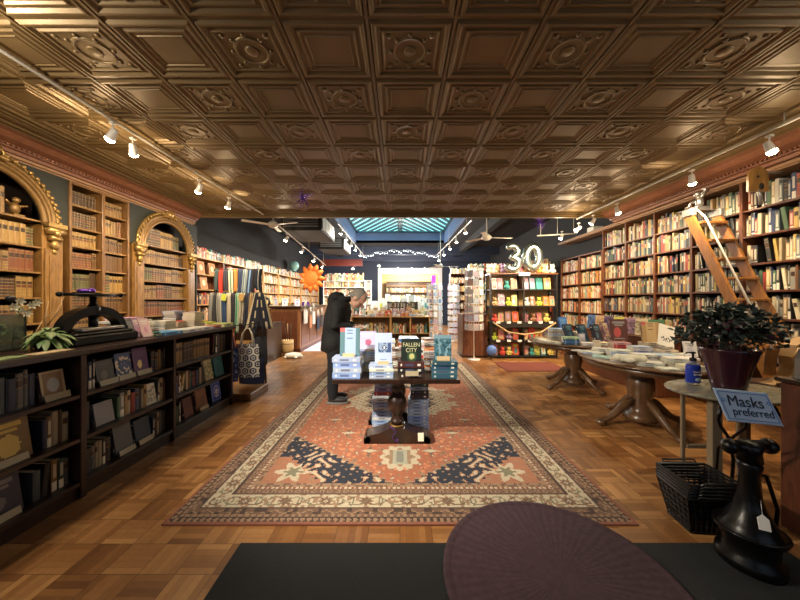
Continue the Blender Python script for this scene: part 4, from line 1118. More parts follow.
# ================================================================== SERVICE DESK
d = thing('service_desk', 'curved-top orange-brown wooden service desk on the left aisle', 'desk', (-3.35, 10.3, 0))
MB().rbox(-.45, -1.6, .0, .45, 1.75, 1.26, .01).build('body', 'desk_wood', d)
MB().rbox(-.85, -1.72, 1.27, .52, 1.82, 1.32, .012).build('desk_top', 'walnut_dark', d)
for k in range(4): MB().rbox(.452, -1.5+k*.8, .15, .462, -.82+k*.8, 1.15, .004).build('side_panel', 'red_wood', d)
MB().rbox(-.38, -1.615, .12, .38, -1.602, 1.15, .004).build('front_panel', 'red_wood', d)
MB().box(-.46, -1.63, 0, .475, 1.76, .09).build('plinth', 'mahogany', d)
for k, (x, y, w, h, c, l) in enumerate(((-3.40, 8.85, .16, .22, (.75, .75, .80), 'white upright notice standing on the service desk'), (-3.12, 9.1, .15, .20, (.70, .72, .80), 'white and blue upright card on service desk beside the notice'), (-3.7, 8.9, .15, .24, (.62, .52, .35), 'cream book standing open on the service desk end'))):
    book_up(x, y, 1.321, .1, w, h, .01, c, l, art=artmesh('title', c, (.15, .2, .5), (.3, .35, .6), 60+k), lean=.2)
b = MB(); b.torus((0, 0, .12), .11, .035, 'y', 18, 8); b.box(-.06, -.04, 0, .06, .04, .02); tag(b.build('wreath', 'black_paint', loc=(-3.98, 8.9, 1.321)), 'dark ring-shaped wreath standing on the desk end', 'wreath')
b = MB(); b.torus((0, 0, .09), .07, .03, 'y', 18, 8); b.box(-.04, -.03, 0, .04, .03, .02); tag(b.build('dark_bust', 'mahogany', loc=(-3.6, 9.35, 1.321)), 'small brown ring ornament on the desk behind the cards', 'ornament')
b = MB(); b.rbox(-.1, -.06, 0, .1, .06, .12); tag(b.build('purple_box', 'purple_foil', loc=(-2.98, 9.5, 1.321)), 'small purple box on the service desk', 'box')
for k, (y, z, w, c, nm) in enumerate(((9.0, .80, .35, (.60, .55, .50), 'pale printed'), (9.5, .62, .22, (.55, .22, .10), 'orange'), (9.85, .72, .3, (.62, .60, .56), 'white'), (10.4, .50, .34, (.02, .03, .06), 'navy'), (10.9, .55, .3, (.03, .03, .04), 'black'))):
    o = tote(-2.83, y, z, w, .42, c, '%s bag hung on the aisle side of the service desk' % nm, rot=PI/2, d=.025); o['group'] = 'bags on the service desk'
bb = thing('umbrella_barrel', 'tan wooden barrel holding umbrellas beside the service desk', 'barrel', (-3.05, 8.15, 0))
MB().lathe([(.13, 0), (.155, .2), (.15, .42), (.135, .42), (.13, .06)], 18).build('barrel', 'barrel_tan', bb)
for k in (.1, .32): MB().torus((0, 0, k), .153, .006, n=20, m=5).build('hoop', 'black_iron', bb)
for k in range(4): tag(MB().tube([(-3.05+.03*math.cos(k*1.6), 8.15+.03*math.sin(k*1.6), .07), (-3.05+.09*math.cos(k*1.6+.3), 8.15+.07*math.sin(k*1.6+.3), .86)], [.018, .008], 6).build('umbrella', ('black_paint', 'card', 'black_paint', 'mahogany')[k]), '%s umbrella in the tan barrel' % ('black slim', 'tan wooden-handled', 'black rear', 'brown')[k], 'umbrella')
b = MB(); b.ball((0, 0, .06), (.22, .16, .075), 14, 8); b.ball((.2, -.03, .045), (.06, .05, .045)); b.ball((-.16, -.1, .03), (.05, .05, .03)); b.ball((.12, -.14, .03), (.05, .04, .03))
tag(b.build('turtle_toy', 'paper', loc=(-2.78, 7.8, .0)), 'white plush turtle on the floor beside the barrel', 'toy')
b = MB(); b.ball((0, 0, .22), .20, 18, 12); b.lathe([(.11, 0), (.10, .02), (.02, .03), (.02, .06)], 16)
tag(b.build('globe', 'globe', loc=(-4.45, 12.6, 2.72)), 'teal globe standing on top of the far left bookcases', 'globe')
# orange sun-like lantern
b = MB(); b.ball((0, 0, 0), (.30, .16, .34), 16, 10)
for k in range(11):
    a = k*2*PI/11; b.tube([(.22*math.cos(a), 0, .25*math.sin(a)), (.42*math.cos(a), .02, .48*math.sin(a))], [.13, .03], 8)
o = tag(b.build('orange_lantern', 'orange_plush', loc=(-2.85, 9.7, 2.2)), 'big spiky orange plush lantern hanging above the service desk', 'lantern')
MB().tube([(0, 0, .3), (0, 0, BZ-2.2)], .006, 5).build('cord', 'black_paint', o)
# ================================================================== DISPLAY TABLE
TT = .715
t = thing('display_table', 'dark pedestal display table covered with books on the rug', 'table', (0, 0, .0125))
TY0, TY1 = 2.95, 3.80
MB().rbox(-.67, TY0, TT-.0125-.042, .595, TY1, TT-.0125, .006).build('tabletop', 'walnut_dark', t)
MB().box(-.50, TY0+.18, TT-.0125-.060, .44, TY1-.18, TT-.0125-.0421).build('apron', 'walnut_dark', t)
for y, nm in ((3.20, 'pedestal'), (3.66, 'pedestal')):
    b = MB(); b.lathe([(.085, .12), (.07, .15), (.05, .18), (.085, .20), (.078, .22), (.055, .245), (.06, .275), (.10, .32), (.118, .385), (.108, .44), (.07, .495), (.05, .525), (.075, .545), (.055, .575), (.06, .60), (.11, .625), (.11, .642)], 28, (-.03, y, 0), .88, .88); b.build(nm, 'walnut_dark', t)
# scrolled foot spread left and right
pf = [(-.345, 0), (.345, 0), (.345, .035), (.32, .075), (.27, .09), (.20, .105), (.12, .135), (.08, .16), (-.08, .16), (-.12, .135), (-.20, .105), (-.27, .09), (-.32, .075), (-.345, .035)]
for y in (3.20, 3.66):
    b = MB(); b.prism([(p_-.03, q_) for p_, q_ in pf], 'y', y-.10, y+.10)
    for s in (-1, 1): b.tube([(s*.31-.03, y-.10, .040), (s*.31-.03, y+.10, .040)], .038, 12)
    b.build('foot', 'walnut_dark', t)
MB().box(-.07, 3.29, .03, .01, 3.57, .08).build('stretcher', 'walnut_dark', t)
MB().torus((-.03, 3.20, .165), .068, .010, n=20, m=6).build('ring', 'arch_gold', t)
o = tag(MB().rbox(-.03, -.002, 0, .03, .002, .085, .001).build('sticky_note', 'petal', loc=(.215, 3.088, .045), rot=(-.1, 0, .0)), 'small cream note leaning on the display table foot', 'note')
b = MB(); b.tube([(0, 0, 0), (-.03, -.004, .05), (.01, -.008, .10), (-.05, -.006, .15)], .004, 5); b.tube([(0, 0, 0), (.03, -.004, .02), (.02, -.008, -.02)], .004, 5)
tag(b.build('ribbon', 'purple_foil', loc=(-.05, 3.085, .05)), 'thin purple ribbon on the display table foot', 'ribbon')
# hero books
tz = TT+.0005
def hero_stack(xc, y, n, h, w, t_, cols, where):
    return stack(xc, y, tz, PI/2, n, w, h, t_, cols, where, 'book stacks on the display table', jit=.015)
def plinth_card(x, y, z, w, h, lbl, m='card'):
    b = MB(); b.box(-w/2, -.002, 0, w/2, .002, h)
    tag(b.build('title_card', m, loc=(x, y, z+.001), rot=(-.15, 0, 0)), lbl, 'card')
z1 = hero_stack(-.535, 3.09, 4, .285, .20, .050, [LB, PB, LB, PB], 'the front left stack, display table')
z2 = hero_stack(-.19, 3.08, 4, .245, .18, .032, [PB, LB, W_, PB], 'the second front stack, display table')
z3 = hero_stack(.115, 3.08, 3, .275, .18, .056, [('dark brown', (.05, .025, .02)), BK, ('dark maroon', (.07, .02, .02))], 'the third front stack, display table')
z4 = hero_stack(.445, 3.09, 4, .265, .19, .042, [TL, ('grey teal', (.06, .13, .16)), TL, ('blackish teal', (.02, .07, .10))], 'the front right stack, display table')
book_up(-.515, 3.10, z1+.0005, .0, .20, .285, .035, (.25, .45, .50), 'pale blue book with red corner standing on the front left stack', art=artmesh('strip', (.10, .20, .24), (.36, .48, .78), (.10, .14, .30), 1), lean=.10)
book_up(-.17, 3.10, z2+.0005, .0, .175, .31, .035, (.62, .72, .82), 'white book with dark animal eye picture standing on second stack', lean=.10)
EYE = [o for o in bpy.data.objects if o.get('label', '').startswith('white book with dark animal eye')][0]
def eye_art(u, v):
    if .36 < v < .68 and .22 < u < .94:
        r = math.hypot(u-.55, (v-.52)*1.6)
        if r < .07: return (.6, .68, .8, 1)
        if r < .13: return (.02, .03, .08, 1)
        if r < .19: return (.30, .38, .55, 1)
        return (.05, .09, .22, 1) if u > .75 or noise.noise(Vector((u*8, v*8, 1))) > .05 else (.28, .38, .58, 1)
    if .10 < v < .13 and .3 < u < .7: return (.2, .3, .5, 1)
    return (.46, .56, .80, 1)
EYE.data = flat_cover(eye_art)
b4 = book_up(.115, 3.06, z3-.055, .0, .205, .275, .028, (.012, .022, .016), 'black FALLEN CITY book standing before the third stack, display table', lean=.08)
def fallen(u, v):
    r = math.hypot(u-.52, (v-.36)*1.3)
    if r < .13: return (.50, .50, .22, 1)
    if r < .24: return (.03, .07, .035, 1)
    if .13 < v < .18 and .12 < u < .88 and int(u*20) % 3: return (.35, .36, .30, 1)
    return (.012, .020, .016, 1)
b4.data = flat_cover(fallen)
# keep it standing just in front of the stack
def text_child(parent, s, size, mat_, T, depth=.0008, name='lettering', align='CENTER', font_shear=0):
    cu = bpy.data.curves.new(name, 'FONT'); cu.body = s; cu.size = size; cu.align_x = align; cu.align_y = 'CENTER'; cu.extrude = depth; cu.shear = font_shear
    to = bpy.data.objects.new('tmp', cu); C.objects.link(to); dg = bpy.context.evaluated_depsgraph_get()
    me = bpy.data.meshes.new_from_object(to.evaluated_get(dg)); bpy.data.objects.remove(to)
    me.materials.clear(); me.materials.append(M[mat_]); me.transform(T); o = bpy.data.objects.new(name, me); C.objects.link(o); o.parent = parent
    return o
mat('pale_gold', (.62, .60, .34), .5)
for s, v in (('FALLEN', .28), ('CITY', .08)):
    # local space of the book is scaled by (w,h,t): undo it on the lettering
    text_child(b4, s, 1, 'pale_gold', Matrix.Translation((0.0, v, 1.02)) @ Matrix.Diagonal((.052/.205, .058/.275, 1, 1)), .02)
teal = book_up(.44, 3.10, z4+.0005, .0, .175, .25, .03, (.03, .12, .15), 'teal patterned book standing on the front right stack', lean=.08)
teal.data = flat_cover(art_fn('noise', (.02, .07, .09), (.20, .34, .42), (.06, .16, .22), 5))
for x, y, z, w, h, l in ((-.52, 3.035, z1, .12, .036, 'tan title card on the front left stack'), (-.17, 3.035, z2, .11, .034, 'tan title card on the second front stack'), (.44, 3.035, z4, .13, .045, 'tan title card on the front right stack')):
    plinth_card(x, y, z, w, h, l)
plinth_card(.12, 2.972, tz+.03, .13, .05, 'cream title card before the third stack', 'card_pale')
# back rows of stacks
st = [(-.50, 3.36, 8, .24, .17, .028, [W_, CR, GY, PB]), (-.28, 3.36, 9, .22, .16, .024, [CR, W_, W_, PB]), (-.06, 3.38, 10, .20, .15, .024, [CR, BR, CR, W_]), (.14, 3.36, 11, .25, .17, .028, [BK, W_, PK, W_, CR, RD, W_]), (.37, 3.36, 10, .23, .17, .026, [CR, W_, OR, W_, GY, BR, W_])]
for k, (x, y, n, h, w, t_, cols) in enumerate(st):
    zt = stack(x, y, tz, PI/2, n, w, h, t_, cols, 'the %s middle-row stack, display table' % ordn(k+1), 'book stacks on the display table', jit=.05)
    if k == 0: lav = book_up(-.38, 3.40, zt+.002, .05, .22, .20, .02, (.50, .46, .70), 'lavender book standing on the first middle-row stack', art=artmesh('title', (.52, .50, .74), (.60, .60, .82), (.45, .12, .22), 77), lean=.15)
    if k == 3: book_flat((.10, 3.37, zt), PI/2, .16, .22, .028, (.03, .14, .50), 'bright blue book topping the fourth middle-row stack', 'book stacks on the display table')
st = [(-.46, 3.62, 9, .24, .17, .026, [CR, W_, GY]), (-.18, 3.63, 11, .24, .17, .028, [W_, PB, W_, CR]), (.10, 3.62, 12, .22, .17, .027, [W_, RD, CR, W_]), (.38, 3.63, 12, .24, .17, .026, [BK, W_, CR, BR])]
for k, (x, y, n, h, w, t_, cols) in enumerate(st):
    stack(x, y, tz, PI/2, n, w, h, t_, cols, 'the %s back-row stack, display table' % ordn(k+1), 'book stacks on the display table', jit=.05)
# stacks on the rug under the table
stack(-.20, 3.46, .0125, PI/2, 11, .17, .23, .034, [LB, W_, PB], 'the left stack under the display table', 'stacks under the table')
stack(.21, 3.46, .0125, PI/2, 10, .17, .24, .034, [PB, LB, PB], 'the right stack under the display table', 'stacks under the table')
stack(-.19, 3.46, .0125+.405, PI/2, 3, .16, .20, .045, [RD, ('mauve', (.30, .25, .50)), PB], 'the upper left pile under the table', 'stacks under the table')
stack(.22, 3.46, .0125+.375, PI/2, 4, .16, .21, .042, [('dark plum', (.06, .03, .06)), BK, PB, DG], 'the upper right pile under the table', 'stacks under the table')

# ================================================================== RIGHT TABLES
def oval_table(cx, cy, a, bb, zt, label, pedc, feetR, rot):
    t = thing('pedestal_table', label, 'table', (0, 0, 0))
    b = MB(); b.lathe([(.0, zt-.03), (.97, zt-.03), (1.0, zt-.02), (1.0, zt-.006), (.985, zt), (0, zt)], 48, (cx, cy, 0), a, bb); b.build('tabletop', 'table_wood', t)
    b = MB(); b.lathe([(.86, zt-.10), (.90, zt-.10), (.90, zt-.031), (.86, zt-.031)], 48, (cx, cy, 0), a, bb); b.build('apron', 'table_wood', t)
    px, py = pedc
    b = MB(); b.lathe([(.17, .07), (.17, .12), (.12, .16), (.10, .20), (.115, .32), (.135, .45), (.13, .55), (.10, .60), (.15, .64), (.15, zt-.031)], 20, (px, py, 0), flute=.04, nf=10); b.build('pedestal', 'table_wood', t)
    for k in range(4):
        an = rot+k*PI/2; c, s = math.cos(an), math.sin(an)
        pts = [(.10, .30), (.18, .26), (.28, .17), (.38, .09), (.46, .055), (.50, .05)]
        b = MB(); b.tube([(px+c*r*feetR/.5, py+s*r*feetR/.5, z) for r, z in pts], [.04, .048, .042, .034, .03, .034], 10); b.ball((px+c*feetR, py+s*feetR, .042), (.055, .055, .04), 10, 6)
        b.build('leg', 'table_wood', t)
    return t
oval_table(3.02, 3.80, .62, .78, .76, 'near oval wooden pedestal table covered with white books', (2.90, 3.62), .50, PI+.05)
oval_table(3.15, 5.45, .75, .74, .76, 'far round wooden pedestal table behind the near oval one', (3.0, 5.2), .52, PI+.35)
def scatter(table, spots, tl):
    for k, (x, y, n, w, h, t_, cols, rot, pos) in enumerate(spots):
        stack(x, y, .7605, rot, n, w, h, t_, cols, 'the %s, %s' % (pos, tl), 'book piles on the right tables', jit=.08)
scatter(None, [
 (2.66, 4.12, 2, .16, .23, .014, [PB, W_], .6, 'far left pile'), (2.62, 3.86, 1, .17, .24, .014, [('pale teal', (.40, .58, .55))], .9, 'left edge book'), (2.68, 3.62, 2, .17, .24, .012, [W_, CR], 1.0, 'left front pile'),
 (2.88, 3.95, 4, .17, .24, .022, [W_, W_, PB], 1.3, 'left middle pile'), (2.96, 3.66, 3, .17, .24, .026, [W_, GY, W_], 1.3, 'middle front pile'), (2.80, 3.38, 2, .16, .24, .025, [W_, W_], 1.2, 'nearest left pile'),
 (3.10, 3.36, 4, .17, .24, .025, [W_, CR, W_], 1.2, 'nearest pile'), (3.20, 3.66, 3, .17, .24, .026, [W_, BR, PB], 1.5, 'right middle pile'), (3.16, 3.96, 5, .17, .24, .026, [PB, W_, LB, W_], 1.5, 'central pile'),
 (3.38, 3.85, 4, .17, .24, .026, [CR, W_, PB], 1.6, 'right pile'), (3.22, 4.40, 5, .17, .24, .026, [W_, RD, RD, RD, PK], 1.5, 'rear pile below the red book'), (3.42, 4.10, 6, .17, .22, .026, [CR, CR, BR, CR], 1.5, 'rear right pile'), (3.33, 3.52, 3, .16, .22, .022, [W_, CR], 1.4, 'front right pile'), (2.60, 4.10+.22, 1, .15, .2, .014, [W_], .3, 'far left edge book'), (2.86, 3.18, 1, .15, .22, .016, [W_], 1.4, 'nearest edge book'), (3.04, 3.14, 3, .15, .20, .02, [CR, W_], 1.5, 'front middle edge pile'), (2.82, 4.20, 3, .16, .22, .022, [W_, CR], 1.2, 'rear left pile'), (3.50, 3.72, 3, .15, .22, .024, [W_, PB], 1.6, 'right edge pile')], 'near oval table')
zN = .7605
# standing books and signs on the near table
book_up(3.22, 4.42, .905, -.1, .24, .31, .03, (.20, .06, .06), 'dark red book with round emblem standing on near oval table', art=artmesh('title', (.12, .05, .05), (.30, .30, .30), (.50, .10, .10), 21), lean=.14)
book_up(3.42, 4.10, .925, -.12, .22, .27, .03, (.40, .26, .13), 'tan book with dark lettering standing on near oval table', art=artmesh('strip', (.42, .28, .14), (.55, .40, .22), (.08, .05, .03), 23), lean=.14)
sg = thing('paper_sign', 'white tilted paper sign with black scribbles on near oval table', 'sign', (3.38, 3.82, .875), (0, 0, 0))
# slanted sheet in an acrylic holder
Ts = Matrix.Rotation(-.30, 4, 'X') @ Matrix.Rotation(.32, 4, 'Y') @ Matrix.Scale(1.2, 4)
b = MB(); b.T = Ts; b.rbox(-.085, -.003, 0.03, .085, .003, .27, .001); b.build('sheet', 'paper', sg)
b = MB(); b.T = Ts
for k in range(7): b.ball((-.05+.017*k, -.004, .115+.010*math.sin(k*2)), (.007, .002, .010+.004*(k % 2)), 6, 4)
for k in range(4): b.ball((-.03+.02*k, -.004, .09), (.006, .002, .007), 6, 4)
b.build('lettering', 'ink', sg)
b = MB(); b.rbox(-.08, -.02, 0, .08, .04, .03, .003); b.build('holder', 'plastic_clear', sg)
book_up(3.44, 3.55, .8275, -.25, .13, .18, .02, (.62, .62, .62), 'white booklet standing behind the hand sanitizer', art=artmesh('title', (.66, .66, .66), (.4, .4, .45), (.5, .5, .6), 25), lean=.25)
book_up(2.86, 4.36, .7755, 0, .10, .14, .02, (.62, .56, .44), 'small cream card book standing at the far end of near oval table', art=artmesh('title', (.64, .58, .46), (.5, .4, .3), (.6, .52, .4), 26), lean=.14)
# plush scroll (white rolled cloth toy)
b = MB(); b.tube([(-.10, 0, .045), (.10, .02, .045)], .042, 12); b.ball((.12, .02, .045), (.04, .045, .045)); b.ball((-.11, 0, .045), (.045, .05, .045)); b.ball((.0, -.045, .03), (.05, .03, .03))
plush = tag(b.build('plush_toy', 'petal', loc=(2.62, 3.42, .7905), rot=(0, 0, -.6)), 'cream rolled plush toy on the front edge of near oval table', 'toy')
# far round table
scatter(None, [
 (2.62, 5.35, 1, .18, .24, .02, [W_], .3, 'left edge book'), (2.66, 5.12, 2, .17, .23, .014, [W_, CR], .7, 'front left pile'), (3.08, 4.90, 2, .17, .24, .022, [W_, W_], 1.3, 'front pile'), (3.32, 4.94, 2, .17, .22, .022, [W_, CR], 1.5, 'front right pile'),
 (2.84, 5.02, 4, .17, .24, .03, [TL, BL, TL, ('pale green', (.40, .55, .35))], 1.3, 'teal pile'), (2.90, 5.62, 8, .17, .23, .026, [CR, GY, CR, PB], 1.3, 'rear left tall pile'), (3.62, 5.02, 4, .17, .22, .03, [BR, ('dark brown', (.08, .04, .03))], 1.5, 'brown pile at right'),
 (2.66, 5.62, 1, .18, .24, .02, [CR], .2, 'rear left edge book'), (3.20, 5.62, 5, .18, .24, .03, [GY, CR], 1.4, 'rear middle pile'), (3.05, 5.90, 6, .18, .24, .03, [CR, BL], 1.4, 'rearmost pile')], 'far round table')
sb = [(3.00, 5.30, (.03, .06, .10), 'black'), (3.22, 5.26, (.02, .05, .09), 'blue-black'), (3.44, 5.22, (.03, .03, .05), 'charcoal')]
for k, (x, y, c, nm) in enumerate(sb):
    book_up(x, y, .7608, .50, .20, .31, .05, c, '%s book standing at a slant, %s from left on far round table' % (nm, ordn(k+1)), art=artmesh('title', c, (.10, .20, .28), (.08, .16, .22), 30+k), lean=.30)
book_up(3.66, 5.30, .7608, .6, .18, .33, .05, (.30, .14, .16), 'mauve tall book standing right of the slanted black books', art=artmesh('noise', (.30, .16, .14), (.5, .42, .3), (.22, .12, .16), 35), lean=.3)
book_up(3.28, 5.98, .7608, .5, .24, .40, .03, (.05, .14, .35), 'blue book standing at the back of the far round table', art=artmesh('title', (.05, .14, .38), (.10, .25, .5), (.10, .2, .5), 36), lean=.2)
book_up(3.06, 5.06, .7608, .1, .10, .17, .03, (.50, .48, .60), 'small lavender book standing before the slanted black books', art=artmesh('title', (.50, .50, .66), (.7, .7, .75), (.5, .5, .6), 37), lean=.08)
# low red display shelf behind tables with standing books
rs = thing('display_shelf', 'reddish display shelf behind the far round table with standing books', 'shelf', (4.12, 5.55, 0))
MB().rbox(-.18, -.95, .0, .20, .95, .88, .01).build('body', 'red_wood', rs); MB().rbox(-.20, -.98, .88, .22, .98, .905, .005).build('top_board', 'mahogany', rs)
cols = [('green', (.03, .11, .05)), ('cream', (.36, .30, .19)), ('mauve', (.18, .10, .16)), ('yellow', (.34, .32, .05)), ('purple', (.05, .03, .09)), ('tan', (.28, .18, .10)), ('blue', (.03, .07, .18))]
for k, (nm, c) in enumerate(cols):
    book_up(4.05, 4.75+k*.26, .9055, -.9, .20, .28, .03, c, '%s book standing %s from the near end of reddish display shelf' % (nm, ordn(k+1)), art=artmesh('noise', c, tuple(min(1, q*1.3+.02) for q in c), tuple(q*.5 for q in c), 80+k), lean=.2)

# ================================================================== LADDER
ld = thing('library_ladder', 'orange wooden library ladder leaning against the right wall cases', 'ladder', (0, 0, 0))
lt, lb = (4.06, 2.66), (2.86, 0.0)      # (y,z) top and foot
def LP(x, s, off=0):    # s 0 foot..1 top ; off perpendicular
    y = lb[0]+(lt[0]-lb[0])*s; z = lb[1]+(lt[1]-lb[1])*s
    L = math.hypot(lt[0]-lb[0], lt[1]-lb[1]); ny_, nz_ = -(lt[1]-lb[1])/L, (lt[0]-lb[0])/L
    return (x, y+ny_*off, z+nz_*off)
XA, XB = 3.90, 4.27
for x in (XA, XB):
    b = MB(); w = .055
    P = [LP(x, 0, -w), LP(x, 0, w), LP(x, 1, w), LP(x, 1, -w)]; P = [(p[0], p[1], max(p[2], .0)) for p in P]
    b.add([(p[0]-.016, p[1], p[2]) for p in P]+[(p[0]+.016, p[1], p[2]) for p in P], [(0, 1, 2, 3), (7, 6, 5, 4), (0, 4, 5, 1), (1, 5, 6, 2), (2, 6, 7, 3), (3, 7, 4, 0)])
    b.build('side_rail', 'ladder_wood', ld)
for k in range(1, 11):
    y, z = LP(0, k/10.6)[1:]
    MB().rbox(XA+.017, y-.11, z-.014, XB-.017, y+.09, z+.014, .003).build('tread', 'ladder_wood', ld)
b = MB(); b.tube([LP(XA+.06, .30, .10), LP(XA+.06, .95, .12), LP(XA+.04, 1.01, .08), LP(XA, 1.0, .0)], .012, 8); b.build('handrail', 'white_metal', ld)
for x in (XA, XB): MB().rbox(x-.03, lt[0]-.09, lt[1]-.04, x+.03, lt[0]+.07, lt[1]+.06, .01).build('bracket', 'grey_metal', ld)
b = MB(); b.rbox(-.09, -.05, 0, .09, .05, .05); b.ball((0, 0, .12), (.05, .045, .08)); b.tube([(0, 0, .15), (-.12, 0, .10), (-.16, 0, .03)], [.02, .015, .01], 6); b.tube([(0, 0, .16), (.10, 0, .28), (.04, 0, .30)], [.02, .03, .01], 6); b.ball((-.03, 0, .22), (.04, .035, .045))
tag(b.build('statuette', 'steel', loc=(4.09, 4.10, 2.722)), 'small grey statuette standing on top of the ladder', 'statuette')
b = MB(); b.rbox(XA-.03, 4.02, 2.71, XB+.03, 4.18, 2.72, .002); b.build('cap_board', 'grey_metal', ld)
# arch-shaped board on the cornice
ab = thing('arched_board', 'tan arch-shaped wooden board with two dark holes above the ladder', 'board', (4.10, 3.44, 2.74))
n = 16; pr = [(-.115, .0), (.115, .0)]+[(.115*math.cos(PI*k/n), .17+.115*math.sin(PI*k/n)) for k in range(n+1)]
MB().prism(pr, 'y', -.012, .012).build('board', 'oak_gold', ab)
b = MB(); b.T = Matrix.Translation((.03, -.013, .06)) @ Matrix.Rotation(PI/2, 4, 'X'); b.lathe([(0, 0), (.028, 0), (.028, .003), (0, .003)], 16, sy=1.3); b.T = Matrix.Translation((-.01, -.013, .17)) @ Matrix.Rotation(PI/2, 4, 'X'); b.lathe([(0, 0), (.016, 0), (.016, .003), (0, .003)], 12); b.build('holes', 'dark_back', ab)
b = MB(); b.tube([(.0, .0, .02), (.03, .0, -.05), (.06, .02, -.14)], .018, 8); b.build('bracket', 'grey_metal', ab)
MB().tube([(0, .012, .24), (.36, .05, .24)], .012, 6).build('hook_arm', 'grey_metal', ab)

# ================================================================== NEAR RIGHT CORNER
st_ = thing('side_table', 'small marble-topped side table with pale legs near the entrance', 'table', (2.66, 2.42, 0))
MB().lathe([(0, .755), (.50, .755), (.515, .765), (.515, .775), (.50, .78), (0, .78)], 40, sx=.88, sy=.62).build('tabletop', 'marble', st_)
for (x, y, w) in ((-.36, .02, .016), (-.27, -.14, .040), (.25, .14, .03), (.32, -.12, .03)): MB().rbox(x-w, y-w*.6, 0, x+w, y+w*.6, .754).build('leg', 'pale_leg', st_)
MB().rbox(-.34, -.0, .30, .28, .03, .33).build('stretcher', 'pale_leg', st_)
sz = .7805
sn = thing('sanitizer_bottle', 'blue hand sanitizer pump bottle on the marble side table', 'bottle', (2.50, 2.56, sz), (0, 0, .0))
MB().lathe([(.045, 0), (.052, .006), (.054, .04), (.054, .14), (.045, .175), (.018, .19), (.018, .20)], 24, sy=.72).build('bottle', 'plastic_clear', sn)
MB().lathe([(.0545, .02), (.056, .022), (.056, .158), (.050, .172), (.0, .172)], 24, sy=.74).build('label_band', 'blue_label', sn)
b = MB(); b.lathe([(.022, .20), (.024, .205), (.024, .225), (.008, .23), (.008, .265)], 14); b.rbox(-.014, -.014, .262, .014, .014, .278, .003); b.tube([(0, 0, .272), (-.05, 0, .272), (-.062, 0, .262)], .006, 6); b.build('pump', 'black_plastic', sn)
text_child(sn, 'Hand', .026, 'paper', Matrix.Translation((-.014, -.0435, .115)) @ Matrix.Rotation(PI/2, 4, 'X'), .0006)
text_child(sn, 'Sanitizer', .021, 'paper', Matrix.Translation((.0, -.0435, .092)) @ Matrix.Rotation(PI/2, 4, 'X'), .0006)
b = MB(); b.ball((0, -.042, .05), (.022, .003, .014), 10, 6); b.build('label_drop', 'sign_blue', sn)
# plum vase with dark foliage
vs_ = thing('flower_vase', 'tall dark plum vase full of dark foliage on the side table', 'vase', (2.55, 2.33, sz))
MB().lathe([(.085, 0), (.095, .006), (.105, .08), (.13, .20), (.172, .33), (.178, .35), (.166, .35), (.12, .20), (.09, .06), (0, .04)], 36).build('vessel', 'vase_plum', vs_)
rr = random.Random(5)
b = MB()
for k in range(26):
    a = rr.uniform(0, 2*PI); e = rr.uniform(.15, 1.2); L = rr.uniform(.18, .50)
    d = Vector((math.cos(a)*math.cos(e), math.sin(a)*math.cos(e)*.7, math.sin(e)))
    b.tube([(0, 0, .15), d*.15+Vector((0, 0, .30)), d*L+Vector((0, 0, .32-.06*L))], [.004, .003, .002], 5)
b.build('stems', 'stem', vs_)
def bouquet(b, n, seed, R0, zc, lw, ll, sq=(1, .7, .55)):
    r2 = random.Random(seed)
    for k in range(n):
        a = r2.uniform(0, 2*PI); e = r2.uniform(-.35, 1.45); rad = R0*r2.uniform(.35, 1)
        c = Vector((math.cos(a)*math.cos(e)*sq[0], math.sin(a)*math.cos(e)*sq[1], math.sin(e)*sq[2]))*rad+Vector((0, 0, zc))
        dd = Vector((r2.uniform(-1, 1), r2.uniform(-1, 1), r2.uniform(-.6, .8))).normalized(); side = dd.cross(Vector((r2.uniform(-1, 1), r2.uniform(-1, 1), r2.uniform(-1, 1)))).normalized(); up = dd.cross(side)
        L = ll*r2.uniform(.6, 1.2); w = lw*r2.uniform(.7, 1.2)
        b.smooth = True
        b.add([c, c+dd*L*.4-side*w, c+dd*L*.45+up*w*.3, c+dd*L*.4+side*w, c+dd*L], [(0, 1, 2), (0, 2, 3), (1, 4, 2), (2, 4, 3)])
b = MB(); bouquet(b, 1300, 3, .36, .45, .018, .055, (1.0, .75, .66)); b.build('dark_leaves', 'leaf_dark', vs_, recalc=False)
b = MB(); bouquet(b, 260, 9, .26, .45, .02, .06, (.85, .8, .62)); b.build('plum_leaves', 'leaf_plum', vs_, recalc=False)
b = MB(); bouquet(b, 12, 10, .34, .45, .012, .03); b.build('dry_blossoms', 'petal', vs_, recalc=False)
# dark console with the tan scroll stand, dark podium at the frame edge
dt = thing('console_table', 'dark wooden console table behind the plum vase carrying the tan scroll stand', 'table', (3.51, 2.62, 0))
MB().rbox(-.36, -.22, .70, .36, .20, .77, .006).build('tabletop', 'walnut_dark', dt)
for x, y in ((-.32, -.18), (.32, -.18), (-.32, .16), (.32, .16)): MB().rbox(x-.03, y-.03, 0, x+.03, y+.03, .699).build('leg', 'walnut_dark', dt)
cr = thing('scroll_stand', 'tan scroll-topped curved stand on the dark console table', 'stand', (3.52, 2.60, .771))
prof = [(-.33, .0), (-.25, .02), (-.19, .07), (-.16, .15), (-.17, .24), (-.13, .34), (-.04, .40), (.08, .41), (.24, .40), (.32, .36), (.32, .0)]
b = MB(); b.prism(prof, 'y', -.04, .06); b.tube([(-.08, -.05, .375), (.30, -.05, .375)], .035, 12); b.tube([(-.31, -.045, .012), (-.23, -.045, .035), (-.18, -.045, .09), (-.155, -.045, .16), (-.165, -.045, .24), (-.125, -.045, .32)], .010, 6); b.build('curved_panel', 'tan_leather', cr)
b = MB(); b.T = Matrix.Rotation(.12, 4, 'Y'); b.rbox(-.30, .062, .03, -.19, .075, .27, .01); b.build('side_board', 'ladder_wood', cr)
